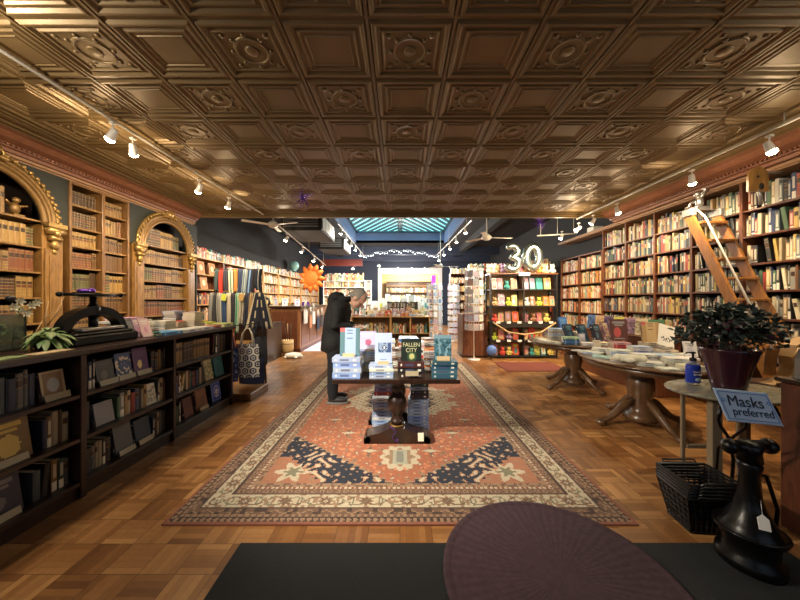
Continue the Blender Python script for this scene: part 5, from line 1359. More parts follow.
pd = thing('podium', 'dark wooden podium cut by the right frame edge', 'podium', (2.79, 1.93, 0))
MB().rbox(-.26, -.07, 0, .26, .07, .96, .008).build('body', 'mahogany', pd); MB().rbox(-.28, -.09, .96, .28, .09, .985, .006).build('top_board', 'walnut_dark', pd); MB().rbox(-.22, -.078, .10, .22, -.071, .88, .004).build('front_panel', 'walnut_dark', pd)
b = MB(); b.prism([(-.08, 0), (.10, 0), (.10, .13), (.06, .20), (.0, .22), (-.05, .19), (-.075, .12)], 'y', -.05, .05); tag(b.build('grey_case', 'grey_metal', loc=(2.68, 1.93, .986)), 'rounded grey case on top of the dark podium', 'case')
# sign on a bent metal stand
sn = thing('mask_sign', 'pale blue sign reading Masks preferred on a bent metal stand', 'sign', (2.10, 1.84, 0))
S0 = Matrix.Translation((.03, .0, .845)) @ Matrix.Rotation(.10, 4, 'Y') @ Matrix.Rotation(-.35, 4, 'X') @ Matrix.Shear('XZ', 4, (0, 0)) 
skew = Matrix(((1, 0, -.22, 0), (0, 1, 0, 0), (0, 0, 1, 0), (0, 0, 0, 1)))
b = MB(); b.T = S0 @ skew; b.rbox(-.170, -.004, -.095, .170, .004, .095, .004); 
b.build('plaque', 'sign_blue', sn)
b = MB(); b.T = S0 @ skew
for x0, z0, x1, z1 in ((-.152, -.080, .152, -.076), (-.152, .076, .152, .080), (-.155, -.078, -.151, .078), (.151, -.078, .155, .078)): b.box(x0, -.0052, z0, x1, -.004, z1)
for s in (-1, 1): b.torus((s*.140, -.005, -s*.0+.03), .010, .0016, 'y', 10, 4)
b.build('border', 'blue_edge', sn)
TM = S0 @ Matrix.Rotation(PI/2, 4, 'X')
text_child(sn, 'Masks', .092, 'ink', S0 @ skew @ Matrix.Translation((-.01, -.0052, .025)) @ Matrix.Rotation(PI/2, 4, 'X'), .0006, font_shear=.2)
text_child(sn, 'preferred', .066, 'ink', S0 @ skew @ Matrix.Translation((.01, -.0052, -.035)) @ Matrix.Rotation(PI/2, 4, 'X'), .0006, font_shear=.2)
b = MB(); b.tube([(-.11, .02, .84), (-.115, .03, .76), (-.07, .06, .70), (.02, .10, .62), (.10, .14, .45), (.14, .20, .01)], .010, 8); b.tube([(.05, .02, .82), (.08, .05, .70), (.12, .15, .60), (.17, .30, .45), (.18, .34, .01)], .009, 8)
b.tube([(-.07, .02, .82), (-.05, .03, .80), (.05, .02, .80)], .006, 6); b.build('stand', 'black_iron', sn)
# cast iron press
ip = thing('iron_press', 'antique cast iron floor press with flared bell body beside the baskets', 'press', (1.98, 1.70, .012))
MB().lathe([(.13, 0), (.14, .01), (.14, .05), (.115, .07), (.12, .15), (.145, .18), (.147, .20), (.11, .24), (.07, .31), (.05, .38), (.042, .50), (.055, .56), (.045, .58)], 30).build('bell_body', 'black_iron', ip)
b = MB(); b.tube([(-.11, 0, .66), (.11, 0, .66)], .034, 10); b.ball((-.11, 0, .66), .042); b.ball((.11, 0, .66), .042); b.lathe([(.055, .58), (.05, .63), (.06, .67), (.03, .69)], 14); b.build('head', 'black_iron', ip)
MB().torus((0, 0, .20), .145, .008, n=28, m=6).build('rim', 'black_iron', ip)
b = MB(); b.tube([(.04, 0, .50), (.12, .02, .48), (.16, .0, .30), (.15, 0, .20)], .010, 8); b.build('handle', 'black_iron', ip)
b = MB(); b.prism([(-.025, 0), (.025, 0), (.025, .055), (.0, .075), (-.025, .055)], 'y', -.0015, .0015); b.tube([(0, 0, .07), (.01, .01, .14)], .0012, 4)
tag(b.build('price_tag', 'paper', loc=(1.93, 1.585, .28), rot=(-.4, .1, -.3)), 'small white price tag hanging on the iron press', 'tag')
# nested shopping baskets
for k in range(5):
    z0 = .012+k*.022
    bs = thing('shopping_basket', 'black plastic shopping basket, %s' % ('lowest of the nested pile', 'second from bottom of nested pile', 'middle one of the nested pile', 'second from top of nested pile', 'topmost of the nested pile')[k], 'basket', (1.99, 2.0, z0), (0, 0, -.10+.02*k), 'nested black shopping baskets')
    b = MB(); hh = .23
    def ring(s, z, r=.006): 
        x, y = .12+s*.045, .09+s*.04
        b.tube([(-x, -y, z), (x, -y, z), (x, y, z), (-x, y, z), (-x, -y, z)], r, 5, smooth=False)
    for q in range(7): ring(q/6, .008+hh*q/6, .0045 if q < 6 else .010)
    for side in range(2):
        for q in range(-4, 5):
            u = q/4
            b.tube([(u*.12, (-1)**side*.09, .008), (u*.165, (-1)**side*.13, hh)], .004, 4, smooth=False)
        for q in range(-3, 4):
            u = q/3
            b.tube([((-1)**side*.12, u*.09, .008), ((-1)**side*.165, u*.13, hh)], .004, 4, smooth=False)
    b.box(-.13, -.09, .002, .13, .09, .008); b.build('basket_body', 'black_plastic', bs)
    for s in (-1, 1):
        b = MB(); b.tube([(-.12, s*.13, hh), (-.11, s*(.15), hh+.03), (.11, s*(.15), hh+.03), (.12, s*.13, hh)], .006, 6); b.build('handle', 'black_plastic', bs)
# ================================================================== REAR FIXTURES
def front_row(xa, xb, yf, z, hmax, pal, mrg):
    """books whose spines face the camera, merged"""
    rr = R; x = xa+.004
    while True:
        nm, c = rr.choice(PAL[pal]); t = rr.uniform(.02, .05); h = hmax*rr.uniform(.65, .95)
        if x+t > xb-.004: break
        c = (*[min(1, k*rr.uniform(.85, 1.15)) for k in c], 1)
        mrg.mi = 0; mrg.col = c; mrg.box(x, yf, z, x+t-.001, yf+.16, z+h)
        l = (*rr.choice([(.72, .68, .58), (.05, .04, .04), (.5, .36, .12)]), 1)
        mrg.add([(x+t*.15, yf-.0006, z+h*.5), (x+t*.8, yf-.0006, z+h*.5), (x+t*.8, yf-.0006, z+h*.8), (x+t*.15, yf-.0006, z+h*.8)], [(0, 1, 2, 3)], [l])
        x += t
def fixture(name, label, x0, x1, y0, d, z0, z1, zs, m, back=True):
    root = thing(name, label, 'shelf', ((x0+x1)/2, y0, z0)); w = (x1-x0)/2; h = z1-z0
    for s in (-1, 1): MB().box(s*w, 0, 0, s*(w-.025), d, h).build('upright', m, root)
    if back: MB().box(-w+.025, d-.015, 0, w-.025, d, h).build('back_panel', m, root)
    MB().box(-w, -.01, h, w, d, h+.025).build('top_board', m, root)
    for z in zs: MB().box(-w+.026, .0, z-z0-.022, w-.026, d-.016, z-z0).build('shelf', m, root)
    return root
# ---- toy display unit under the 30 balloons
TX0, TX1, TYy = 2.33, 4.02, 7.70
tu = thing('toy_display', 'black metal display unit full of toys and cards below silver balloons', 'shelf', ((TX0+TX1)/2, TYy, 0))
w = (TX1-TX0)/2
zs = [.07, .46, .93, 1.35, 1.78]
for x in (-w, 0, w):
    for y in (0, .40): MB().box(x-.018, y-.018, 0, x+.018, y+.018, 2.16).build('post', 'black_paint', tu)
for z in zs: MB().box(-w+.0, -.02, z-.03, w, .42, z).build('shelf', 'black_paint', tu)
MB().box(-w-.03, -.03, 2.16, w+.03, .43, 2.19).build('top_board', 'red_wood', tu)
MB().box(-w+.02, .42, .05, w-.02, .43, 2.14).build('back_panel', 'tan_wall', tu)
MB().box(-w+.02, -.04, .80, w-.02, -.022, .90).build('header_panel', 'dark_back', tu)
MB().box(-.14, -.055, 2.12, .14, -.035, 2.20).build('name_plate', 'paper', tu)
brights = [('cream', (.66, .58, .42)), ('tan', (.55, .36, .18)), ('red', (.60, .07, .05)), ('orange', (.70, .25, .04)), ('pink', (.68, .20, .25)), ('yellow-green', (.50, .58, .07)), ('white', (.70, .68, .62)), ('brown', (.28, .13, .07)), ('black', (.04, .035, .04)), ('mauve', (.35, .22, .34)), ('yellow', (.66, .52, .14)), ('teal', (.06, .30, .28))]
MYX = (TX0+TX1)/2
shn = ['bottom shelf', 'second shelf up', 'third shelf up', 'fourth shelf up', 'top shelf']
for zi, z in enumerate(zs):
    x = TX0+.06; k = 0
    while x < TX1-.12:
        nm, c = R.choice(brights); k += 1; wd = R.uniform(.12, .18); hh = R.uniform(.24, .33)
        if abs(x+wd/2-MYX) < wd/2+.03: x = MYX+.03
        kind = R.random()
        if kind < .72:
            book_up(x+wd/2, TYy+.10+R.uniform(0, .06), z+.0005, R.uniform(-.15, .15), wd, hh, .02, c, '%s pictorial cover, %s from left on the %s, toy display unit' % (nm, ordn(k), shn[zi]), 'covers and toys on the display unit', artmesh(R.choice(['title', 'noise', 'frame']), c, R.choice(brights)[1], R.choice(brights)[1], R.randint(0, 5)), lean=.15, pages=False)
        else:
            b = MB(); r = min(wd*.45, .07); b.ball((0, 0, r), (r, r*.8, r)); b.ball((0, -.01, r*2.3), r*.72)
            for s in (-1, 1): b.ball((s*r*.55, 0, r*3.0), r*.28, 8, 6); b.ball((s*r*.9, -.02, r*.9), (r*.35, r*.35, r*.5), 8, 6); b.ball((s*r*.5, -r*.6, r*.25), (r*.35, r*.5, r*.25), 8, 6)
            o = b.build('plush_toy', 'fabric_cover', loc=(x+wd/2, TYy+.12, z+.0005)); o.color = (*c, 1)
            tag(o, '%s plush toy, %s from left on the %s, toy display unit' % (nm, ordn(k), shn[zi]), 'toy', 'covers and toys on the display unit')
        x += wd+R.uniform(.005, .03)
    # small white shelf tickets
    if zi in (1, 2):
        for q in range(6):
            o = MB().box(-.05, -.002, 0, .05, .002, .055).build('shelf_ticket', 'paper', loc=(TX0+.18+q*.27, TYy-.045, z-.03)) ; tag(o, 'white shelf ticket, %s from left on the %s edge, toy display unit' % (ordn(q+1), shn[zi]), 'ticket', 'shelf tickets')
b = MB(); pts = [(-w+.05, -.06, .92), (-w*.5, -.07, .68), (0, -.07, .62), (w*.5, -.07, .68), (w-.05, -.06, .92)]; b.tube(pts, .022, 6)
tag(b.build('garland', 'barrel_tan', loc=(MYX, TYy, 0)), 'sagging yellowish garland across the toy display unit', 'garland')
b = MB(); b.ball((0, 0, .13), (.13, .10, .13), 14, 10); tag(b.build('blue_ball', 'blue_edge', loc=(TX0-.02, TYy-.14, .10)), 'pale blue round plush ball by lower left corner of the toy display unit', 'ball')
# plushes and parcels on top
top = []
for k in range(15):
    x = TX0+.02+k*.118; nm, c = brights[[0, 6, 1, 9, 7, 0, 6, 4, 1, 0, 6, 3, 1, 0, 6][k]]
    b = MB(); r = R.uniform(.06, .085)
    b.ball((0, 0, r), (r*.8, r*.9, r)); b.ball((0, -.01, r*2.2), r*.75)
    for s in (-1, 1): b.ball((s*r*.5, 0, r*2.95), (r*.22, r*.15, r*(.3+.5*(k % 2))), 8, 6); b.ball((s*r*.7, -.04, r*.8), (r*.28, r*.3, r*.5), 8, 6)
    o = b.build('plush_toy', 'fabric_cover', loc=(x, TYy+R.uniform(.12, .3), 2.191)); o.color = (*c, 1)
    tag(o, '%s plush toy sitting on top of the toy display unit, %s from left' % (nm, ordn(k+1)), 'toy', 'plush toys on top of the display unit')
# balloons
def balloon(digit, x, label):
    if digit == '0':
        pts = [(.155*math.cos(a), 0, .36+.25*math.sin(a)) for a in [2*PI*k/24 for k in range(25)]]
        b = MB(); b.tube(pts, [.098+.010*math.sin(k*PI) for k in range(25)], 12, cap=False)
    else:
        pts = []
        for k in range(11): a = math.radians(160-k*25); pts.append((.125*math.cos(a), 0, .50+.125*math.sin(a)))
        pts.append((-.01, 0, .375))
        for k in range(12): a = math.radians(88-k*24); pts.append((.145*math.cos(a)-.0, 0, .215+.145*math.sin(a)))
        b = MB(); n = len(pts); b.tube(pts, [.05]+[.082]*(n-2)+[.05], 12)
    # crimped seam
    o = b.build('number_balloon', 'foil', loc=(x, TYy+.04, 2.20)); 
    o.scale = (1.08, .8, 1.12)
    return tag(o, label, 'balloon', 'number balloons')
balloon('3', 2.90, 'silver foil balloon shaped like the digit 3'); balloon('0', 3.42, 'silver foil balloon shaped like the digit 0')
# wooden cabinet with card racks left of it
cb = thing('wooden_cabinet', 'brown wooden cabinet end beside the toy display unit', 'cabinet', (1.98, 8.0, 0))
MB().rbox(-.34, -.15, .03, .31, .55, 1.10, .008).build('body', 'red_wood', cb); MB().box(-.36, -.18, 0, .31, .55, .028).build('plinth', 'walnut_dark', cb); MB().rbox(-.01, -.155, .05, .01, -.151, 1.08, .001).build('seam', 'mahogany', cb); MB().rbox(-.36, -.17, 1.10, .33, .57, 1.13, .006).build('top_board', 'mahogany', cb)
def spinner(x, y, z0, z1, r, label, short, cols, low=0, cardh=.17, m='white_metal', seed=1):
    s = thing('spinner_rack', label, 'rack', (x, y, z0))
    H = z1-z0
    MB().tube([(0, 0, 0), (0, 0, H)], .014, 8).build('pole', m, s); MB().lathe([(.16, 0), (.16, .015), (.02, .025)], 16).build('base', m, s)
    b = MB(); rows = int(H/ (cardh+.05)); 
    for a in range(8):
        an = a*PI/4; b.tube([(r*math.cos(an), r*math.sin(an), .10+low*(H-.12)/rows), (r*math.cos(an), r*math.sin(an), H)], .005, 4)
    for k in range(low, rows+1): b.torus((0, 0, .10+k*(H-.12)/rows), r, .006, n=16, m=4)
    b.build('wire_frame', m, s)
    rr = random.Random(seed)
    for k in range(low, rows):
        for q in range(5):
            an = -PI/2+(q-2)*.62; nm, c = rr.choice(cols)
            h = cardh*rr.uniform(.8, 1)
            o = bpy.data.objects.new('greeting_card', artmesh(rr.choice(['title', 'frame', 'noise']), c, rr.choice(cols)[1], rr.choice(cols)[1], rr.randint(0, 4))); C.objects.link(o)
            zz = z0+.107+k*(H-.12)/rows+h/2
            m4 = Matrix.Translation((x+(r+.004)*math.cos(an), y+(r+.004)*math.sin(an), zz)) @ Matrix.Rotation(an+PI/2, 4, 'Z') @ Matrix.Rotation(PI/2-.06, 4, 'X')
            o.location = m4.to_translation(); o.rotation_euler = m4.to_euler(); o.scale = (.13, h, .006); o.color = (*c, 1)
            tag(o, 'card in %s, %s row up, %s from left' % (short, ordn(k+1), ordn(q+1)), 'card', 'greeting cards in spinner racks')
cardc = [('white', (.72, .72, .74)), ('lavender', (.52, .50, .68)), ('cream', (.68, .64, .54)), ('grey', (.36, .36, .40)), ('pink', (.66, .45, .48)), ('pale blue', (.45, .55, .68))]
spinner(1.86, 7.55, .0, 2.30, .22, 'tall white card spinner in front of the brown wooden cabinet', 'the tall white spinner', cardc, low=3, seed=2)
cardb = [('white', (.75, .76, .80)), ('pale blue', (.50, .64, .76)), ('blue', (.12, .28, .50)), ('white', (.76, .76, .76)), ('pink', (.66, .42, .45))]
spinner(1.12, 9.72, .0, 2.05, .24, 'blue and white card spinner in the rear centre aisle', 'the blue rear spinner', cardb, seed=5)
spinner(1.95, 10.9, .0, 2.1, .20, 'slim card spinner beside the rear bookcase', 'the slim rear spinner', cardc, seed=8)

mr = MB()
def fill_fix(x0, x1, yf, zs, pal='far', h=.27):
    for z in zs: front_row(x0+.03, x1-.03, yf, z+.001, h, pal, mr)
# rear right bookcases
zz = [.1, .45, .8, 1.15, 1.5, 1.85, 2.2]
fixture('rear_bookcase', 'reddish bookcase with white books behind the card spinners', 2.05, 2.85, 12.2, .32, 0, 2.55, zz, 'red_wood'); fill_fix(2.05, 2.85, 12.24, zz); front_row(2.08, 2.82, 12.25, 2.58, .26, 'far', mr)
fixture('rear_bookcase', 'pale-filled bookcase behind the brown wooden cabinet', 2.25, 3.5, 10.0, .32, 0, 2.45, zz[:-1], 'mahogany'); fill_fix(2.25, 3.5, 10.04, zz[:-1]); front_row(2.30, 3.45, 10.05, 2.48, .26, 'far', mr)
fixture('rear_bookcase', 'bookcase against the rear right corner behind the toy display unit', 3.6, 4.7, 9.2, .32, 0, 2.5, zz[:-1], 'mahogany'); fill_fix(3.6, 4.7, 9.24, zz[:-1]); front_row(3.65, 4.65, 9.25, 2.53, .26, 'far', mr)
# left rear unit with white shelves
zz2 = [.1, .5, .9, 1.3, 1.7, 2.05]
fixture('white_bookcase', 'white shelving unit with pale books behind the man', -3.3, -1.5, 12.9, .35, 0, 2.30, zz2, 'white_paint'); fill_fix(-3.3, -1.5, 12.94, zz2, 'far', .30); front_row(-3.25, -1.55, 12.95, 2.33, .36, 'far', mr)
fixture('white_bookcase', 'white shelving unit near the back wall left of the opening', -2.6, -1.5, 15.6, .35, 0, 2.5, zz2, 'white_paint'); fill_fix(-2.6, -1.5, 15.64, zz2, 'far', .30)
# centre island in front : pine
IX0, IX1, IY = -1.40, .86, 8.6
isl = fixture('book_island', 'pine book island with shelves in the centre behind the display table', IX0, IX1, IY, .62, 0, 1.0, [.12, .55], 'pine', back=True)
MB().box(-.03, .0, .0, .03, .60, .99).build('divider', 'pine', isl); MB().box(.55, .0, .0, .59, .60, .99).build('divider', 'pine', isl)
fill_fix(IX0, -.30, IY+.05, [.12, .55], 'far', .30); fill_fix(-.26, .25, IY+.05, [.12, .55], 'far', .30)
front_row(.34, .80, IY+.05, .55, .30, 'far', mr); front_row(.34, .80, IY+.05, .12, .30, 'far', mr)
# books laid out on the island
k = 0; x = IX0+.12
while x < IX1-.12:
    nm, c = R.choice([W_, W_, CR, PB, BK, OR, W_, GY, PK]); k += 1
    stack(x, IY+.14, 1.0255, PI/2, R.choice([1, 2, 2, 3]), .17, .20, .03, [(nm, c)], '%s pile along the island front edge' % ordn(k), 'books on the pine island', pages=False); x += .235
k = 0; x = IX0+.1
while x < IX1-.1:
    nm, c = R.choice(brights[:3]+brights[6:]); k += 1; wd = R.uniform(.13, .18)
    book_up(x, IY+.36, 1.0255, R.uniform(-.1, .1), wd, R.uniform(.18, .26), .02, c, '%s cover standing on pine island, %s from left' % (nm, ordn(k)), 'books on the pine island', artmesh(R.choice(['title', 'frame', 'noise']), c, R.choice(brights)[1], (.7, .66, .6), R.randint(0, 5)), lean=.2, pages=False); x += wd+.04
# second island with black and red books row
fixture('book_island', 'rear book island carrying a row of dark spines', -1.2, 1.0, 10.2, .55, 0, 1.10, [.12, .6], 'pine'); fill_fix(-1.2, 1.0, 10.24, [.12, .6], 'far', .32)
row(10.3, 1, -.45, .62, 1.126, .34, 'dark', ['jacket', 'label', 'block'], 'row on the rear island', 'dark books on the rear island', ts=(.04, .07), hs=(.85, .97), facey=True, gaps=0)
for k in range(8):
    nm, c = brights[(k*5) % 12]; book_up(-.9+k*.26, 10.62, 1.126, 0, .22, .34+.1*(k % 3), .03, c, '%s tall cover standing at the back of rear island, %s from left' % (nm, ordn(k+1)), 'tall covers on the rear island', artmesh('title', (.55, .66, .68), (.7, .72, .7), c, k), lean=.12, pages=False)
# far table clutter seen through the centre
fixture('book_island', 'low white display near the back wall opening', -1.0, 1.3, 14.2, .6, 0, 1.25, [.4, .8], 'white_paint'); fill_fix(-1.0, 1.3, 14.24, [.4, .8], 'far', .3); 
for k in range(9):
    nm, c = brights[(k*7+3) % 12]; book_up(-.85+k*.25, 14.4, 1.276, 0, .2, .30+.2*((k*3) % 4)/3, .03, c, '%s cover on the white display near the back wall, %s from left' % (nm, ordn(k+1)), 'covers on the white display', artmesh('noise', c, (.6, .72, .74), (.75, .7, .6), k % 6), lean=.12, pages=False)
STUFF.append(mr.build('book_rows', ['cover', 'pages']))
# purple lit sign near the opening
tag(MB().rbox(-.12, -.02, 0, .12, .02, .62).build('purple_sign', 'purple_paint', loc=(2.0, 17.9, 2.35)), 'purple hanging sign at the right side of the back opening', 'sign')
bn = tag(MB().box(-.9, -.02, 0, .9, .02, .28).build('banner', 'banner_red', loc=(-2.5, 12.8, 2.95)), 'dark red banner above the white shelving unit', 'banner')
for s in (-.8, .8): MB().tube([(s, 0, .28), (s, 0, BZ-2.95)], .004, 4).build('cord', 'black_paint', bn)
bk = MB(); 
fixture('back_shelving', 'tan shelving in the bright back room', -.9, 2.1, YB+1.6, .4, 0, 2.7, [.5, 1.0, 1.5, 2.0, 2.4], 'oak_gold'); m3 = MB(); mr = m3; fill_fix(-.9, 2.1, YB+1.64, [.5, 1.0, 1.5, 2.0], 'far', .35); STUFF.append(m3.build('book_rows', ['cover', 'pages']))

# ================================================================== HANGING THINGS
def fan(x, y, z, ztop, label, rot, n=3, L=.62):
    f = thing('ceiling_fan', label, 'fan', (x, y, z), (0, 0, rot), 'white ceiling fans')
    MB().tube([(0, 0, .06), (0, 0, ztop-z)], .014, 8).build('downrod', 'white_metal', f)
    MB().lathe([(0, -.06), (.07, -.05), (.11, -.01), (.11, .03), (.07, .07), (.03, .10), (0, .11)], 20).build('motor', 'white_metal', f)
    for k in range(n):
        a = k*2*PI/n; b = MB(); b.T = Matrix.Rotation(a, 4, 'Z') @ Matrix.Rotation(.15, 4, 'X')
        b.rbox(.10, -.05, .0, L, .05, .010, .003); b.build('blade', 'white_metal', f)
fan(2.05, 7.1, 2.97, BZ, 'white ceiling fan over the right rear aisle near the balloons', .12)
fan(-2.75, 6.5, 3.12, BZ, 'white ceiling fan over the left rear aisle', -.35)
fan(1.55, 11.5, 2.78, BZ, 'white ceiling fan farther back over the centre', .1, L=.7)
def burst(x, y, z, label):
    b = MB(); rr = random.Random(int(x*10)); 
    for k in range(34):
        d = Vector((rr.gauss(0, 1), rr.gauss(0, 1), rr.gauss(0, 1))).normalized(); b.tube([(0, 0, 0), d*rr.uniform(.14, .22)], [.006, .002], 4)
    b.ball((0, 0, 0), .03, 8, 6)
    o = tag(b.build('starburst_ornament', 'purple_foil', loc=(x, y, z)), label, 'ornament', 'purple starburst ornaments')
    MB().tube([(0, 0, .02), (0, 0, (CZ-.03 if y < YE else BZ)-z)], .003, 4).build('cord', 'black_paint', o)
burst(-1.45, 4.5, 3.27-.27+.03-.0, 'purple starburst ornament hanging from tin ceiling on the left'); burst(2.95, 6.35, 3.15, 'purple starburst ornament hanging at the right edge of tin ceiling')
# air handling boxes
for k, (x, y, z, w, l, h, lbl) in enumerate(((-2.45, 8.2, 3.25, .50, 1.5, .42, 'dark grey hanging air unit over the left aisle, nearer one'), (-2.42, 11.2, 3.30, .45, 1.4, .38, 'dark grey hanging air unit over the left aisle, farther one'))):
    a = thing('air_unit', lbl, 'air conditioner', (x, y, z), group='hanging air units')
    MB().rbox(-w, -l/2, 0, w, l/2, h, .02).build('housing', 'dark_paint', a)
    b = MB()
    for q in range(5): b.box(-w+.08, -l/2-.012, .07+q*.06, w-.08, -l/2-.001, .10+q*.06)
    b.build('front_grille', 'grey_metal', a)
    b = MB()
    for q in range(4): b.rbox(w+.001, -l/2+.08+q*.34, .04, w+.015, -l/2+.36+q*.34, h-.05, .003)
    b.build('side_vent', 'white_metal', a)
    MB().box(-w, -l/2, -.02, w, l/2, -.001).build('bottom_panel', 'dark_paint', a)
    for sx in (-1, 1):
        for sy in (-1, 1): MB().tube([(sx*w*.8, sy*l*.4, h), (sx*w*.8, sy*l*.4, BZ-z)], .008, 5).build('hanger_rod', 'grey_metal', a)
# white speaker box and cable tray at the right end of the cornice
MB_ = MB(); MB_.rbox(-.12, -.12, 0, .12, .12, .20, .01); tag(MB_.build('wall_speaker', 'white_paint', loc=(4.68, 7.2, 3.05)), 'white box speaker on the right wall past the cornice', 'speaker')
# string of small lights
g = thing('string_lights', 'white twinkling string lights sagging across rear ceiling', 'lights', (0, 13.65, 3.72))
b = MB(); P = [(-1.75+.35*k, 0, -.012*(k-5)**2+.05*math.cos(k*PI)+.05) for k in range(11)]; b.tube(P, .006, 4); b.build('wire', 'white_metal', g)
for k in range(34):
    t = k/33*10; i = min(9, int(t)); f = t-i; p = Vector(P[i]).lerp(Vector(P[i+1]), f)
    o = MB().ball((p.x, p.y, p.z-.03-.03*(k % 3)), .016, 6, 4).build('bulb', 'led', g)

# ================================================================== TRACK LIGHTS
def track(name, label, p0, p1, ztop, m='track_grey'):
    t = thing(name, label, 'track', p0); d = Vector(p1)-Vector(p0)
    MB().tube([(0, 0, 0), tuple(d)], .016, 6, smooth=False).build('rail', m, t)
    for f in (.08, .5, .92):
        q = d*f; MB().tube([(q.x, q.y, q.z+.015), (q.x, q.y, ztop-p0[2])], .006, 5).build('hanger_rod', m, t)
    return t
track('light_track', 'long white light track along the left of the tin ceiling', (-2.74, -.5, 3.215), (-2.74, 6.0, 3.215), CZ-.005)
track('light_track', 'long white light track along the right of the tin ceiling', (3.62, -.5, 3.16), (3.62, 6.15, 3.16), CZ-.005)
track('light_track', 'white light track over the left rear aisle', (-2.62, 6.35, 3.12), (-3.1, 12.5, 2.95), BZ-.01)
track('light_track', 'white light track left of the skylight', (-1.72, 8.3, 3.62), (-1.72, 14.4, 3.62), BZ-.01)
track('light_track', 'white light track right of the skylight', (1.72, 7.2, 3.42), (1.72, 14.0, 3.60), BZ-.01)
track('light_track', 'white light track above the toy display unit', (3.2, 7.0, 3.0), (4.3, 7.3, 3.12), BZ-.01)
SPILL = .06
KE = 1.1
def spot(x, y, z, aim, energy, label, colr=(1, .80, .55), m='bulb', size=2.3, group='track spotlights', r=.05, blend=1.):
    d = (Vector(aim)-Vector((x, y, z))).normalized()
    q = d.to_track_quat('-Z', 'Y').to_matrix().to_4x4()
    s = thing('track_spotlight', label, 'spotlight', (x, y, z), group=group); s.scale = (.82, .82, .82)
    b = MB(); b.tube([(0, 0, .12), (0, 0, .02)], .009, 6); b.rbox(-.025, -.03, .115, .025, .03, .14, .004); b.build('bracket', 'white_metal', s)
    b = MB(); b.T = q; b.lathe([(.02, .07), (.035, .06), (.045, -.05), (.05, -.06), (.046, -.06), (.040, -.04)], 16); b.build('housing', 'white_metal', s)
    b = MB(); b.T = q; b.lathe([(.0, -.105), (.022, -.100), (.042, -.088), (.048, -.064), (.036, -.045)], 16); b.build('lamp', m, s)
    L = bpy.data.lights.new('spot', 'SPOT'); energy *= KE; L.energy = energy; L.color = colr; L.spot_size = size; L.spot_blend = blend; L.shadow_soft_size = r
    lo = bpy.data.objects.new('spot_light', L); C.objects.link(lo); lo.location = Vector((x, y, z))+d*.075; lo.rotation_euler = d.to_track_quat('-Z', 'Y').to_euler(); lo.parent = None
    lo.parent = s; lo.location = d*.125
    P2 = bpy.data.lights.new('spill', 'POINT'); P2.energy = energy*SPILL; P2.color = colr; P2.shadow_soft_size = .04
    l2 = bpy.data.objects.new('spill_light', P2); C.objects.link(l2); l2.parent = s; l2.location = d*.15
    return s
WARM = (1, .76, .47)
# left track : aimed at the wall cases
spot(-2.74, 2.86, 3.08, (-3.6, 3.0, 1.9), 65, 'white spotlight nearest the camera on left track', WARM)
spot(-2.74, 3.08, 3.05, (-3.8, 4.6, 1.6), 65, 'second white spotlight on left track close beside the nearest', WARM)
spot(-2.74, 4.10, 3.03, (-3.9, 4.9, 1.6), 70, 'third white spotlight along left track', WARM)
spot(-2.74, 4.80, 3.03, (-3.9, 5.8, 1.6), 75, 'fourth white spotlight along left track, near the ceiling edge', WARM)
# right track
spot(3.62, 2.94, 3.00, (3.9, 2.6, 1.6), 70, 'white spotlight nearest the camera on right track', WARM)
spot(3.62, 3.72, 3.00, (4.3, 4.2, 1.5), 70, 'second white spotlight on right track above the ladder', WARM)
spot(3.62, 5.0, 3.00, (4.3, 5.2, 1.5), 60, 'third white spotlight along right track', WARM)
spot(3.62, 5.62, 2.98, (3.3, 7.7, 1.2), 120, 'fourth white spotlight along right track', WARM)
spot(3.62, 6.08, 2.95, (2.1, 7.6, 1.3), 130, 'fifth white spotlight, last at the far end of right track', WARM)
# unseen heads added to both tracks to light the display table and the rug
for k, (x, y, ax, ay, en, sz) in enumerate(((-2.74, .9, -.2, 3.6, 520, 1.0), (3.62, 1.0, .7, 3.4, 110, .6), (-2.74, 1.5, .5, 2.6, 330, .9), (3.62, 1.6, .3, 5.2, 160, .7))):
    spot(x, y, 3.06, (ax, ay, .4), en, '%s added track head turned towards the display table and rug, outside the picture' % ordn(k+1), (1, .88, .70), 'bulb', sz)
# rear left
for k, (y, nm) in enumerate(((7.1, 'first'), (8.6, 'second'), (10.2, 'third'), (11.8, 'fourth'))):
    f = (y-6.35)/6.15; spot(-2.62-.48*f, y, 2.98-.17*f, (-4.0, y+.5, 1.3), 75, '%s warm spotlight over the left rear aisle' % nm, (1, .84, .62))
for k, y in enumerate((8.7, 9.6, 10.6, 11.6, 13.0)):
    spot(-1.72, y, 3.48, (-1.9, y+.8, 1.0), 130, '%s spotlight left of the skylight' % ordn(k+1), (1, .93, .82), 'bulb_white')
for k, y in enumerate((7.9, 9.2, 10.4, 11.8, 13.4)):
    spot(1.72, y, 3.32, (2.2, y+.3, .8), 130, '%s spotlight right of the skylight' % ordn(k+1), (1, .93, .80), 'bulb_white')
spot(3.75, 6.95, 2.98, (3.3, 7.7, 1.4), 110, 'warm spotlight right above the number balloons', (1, .84, .60))
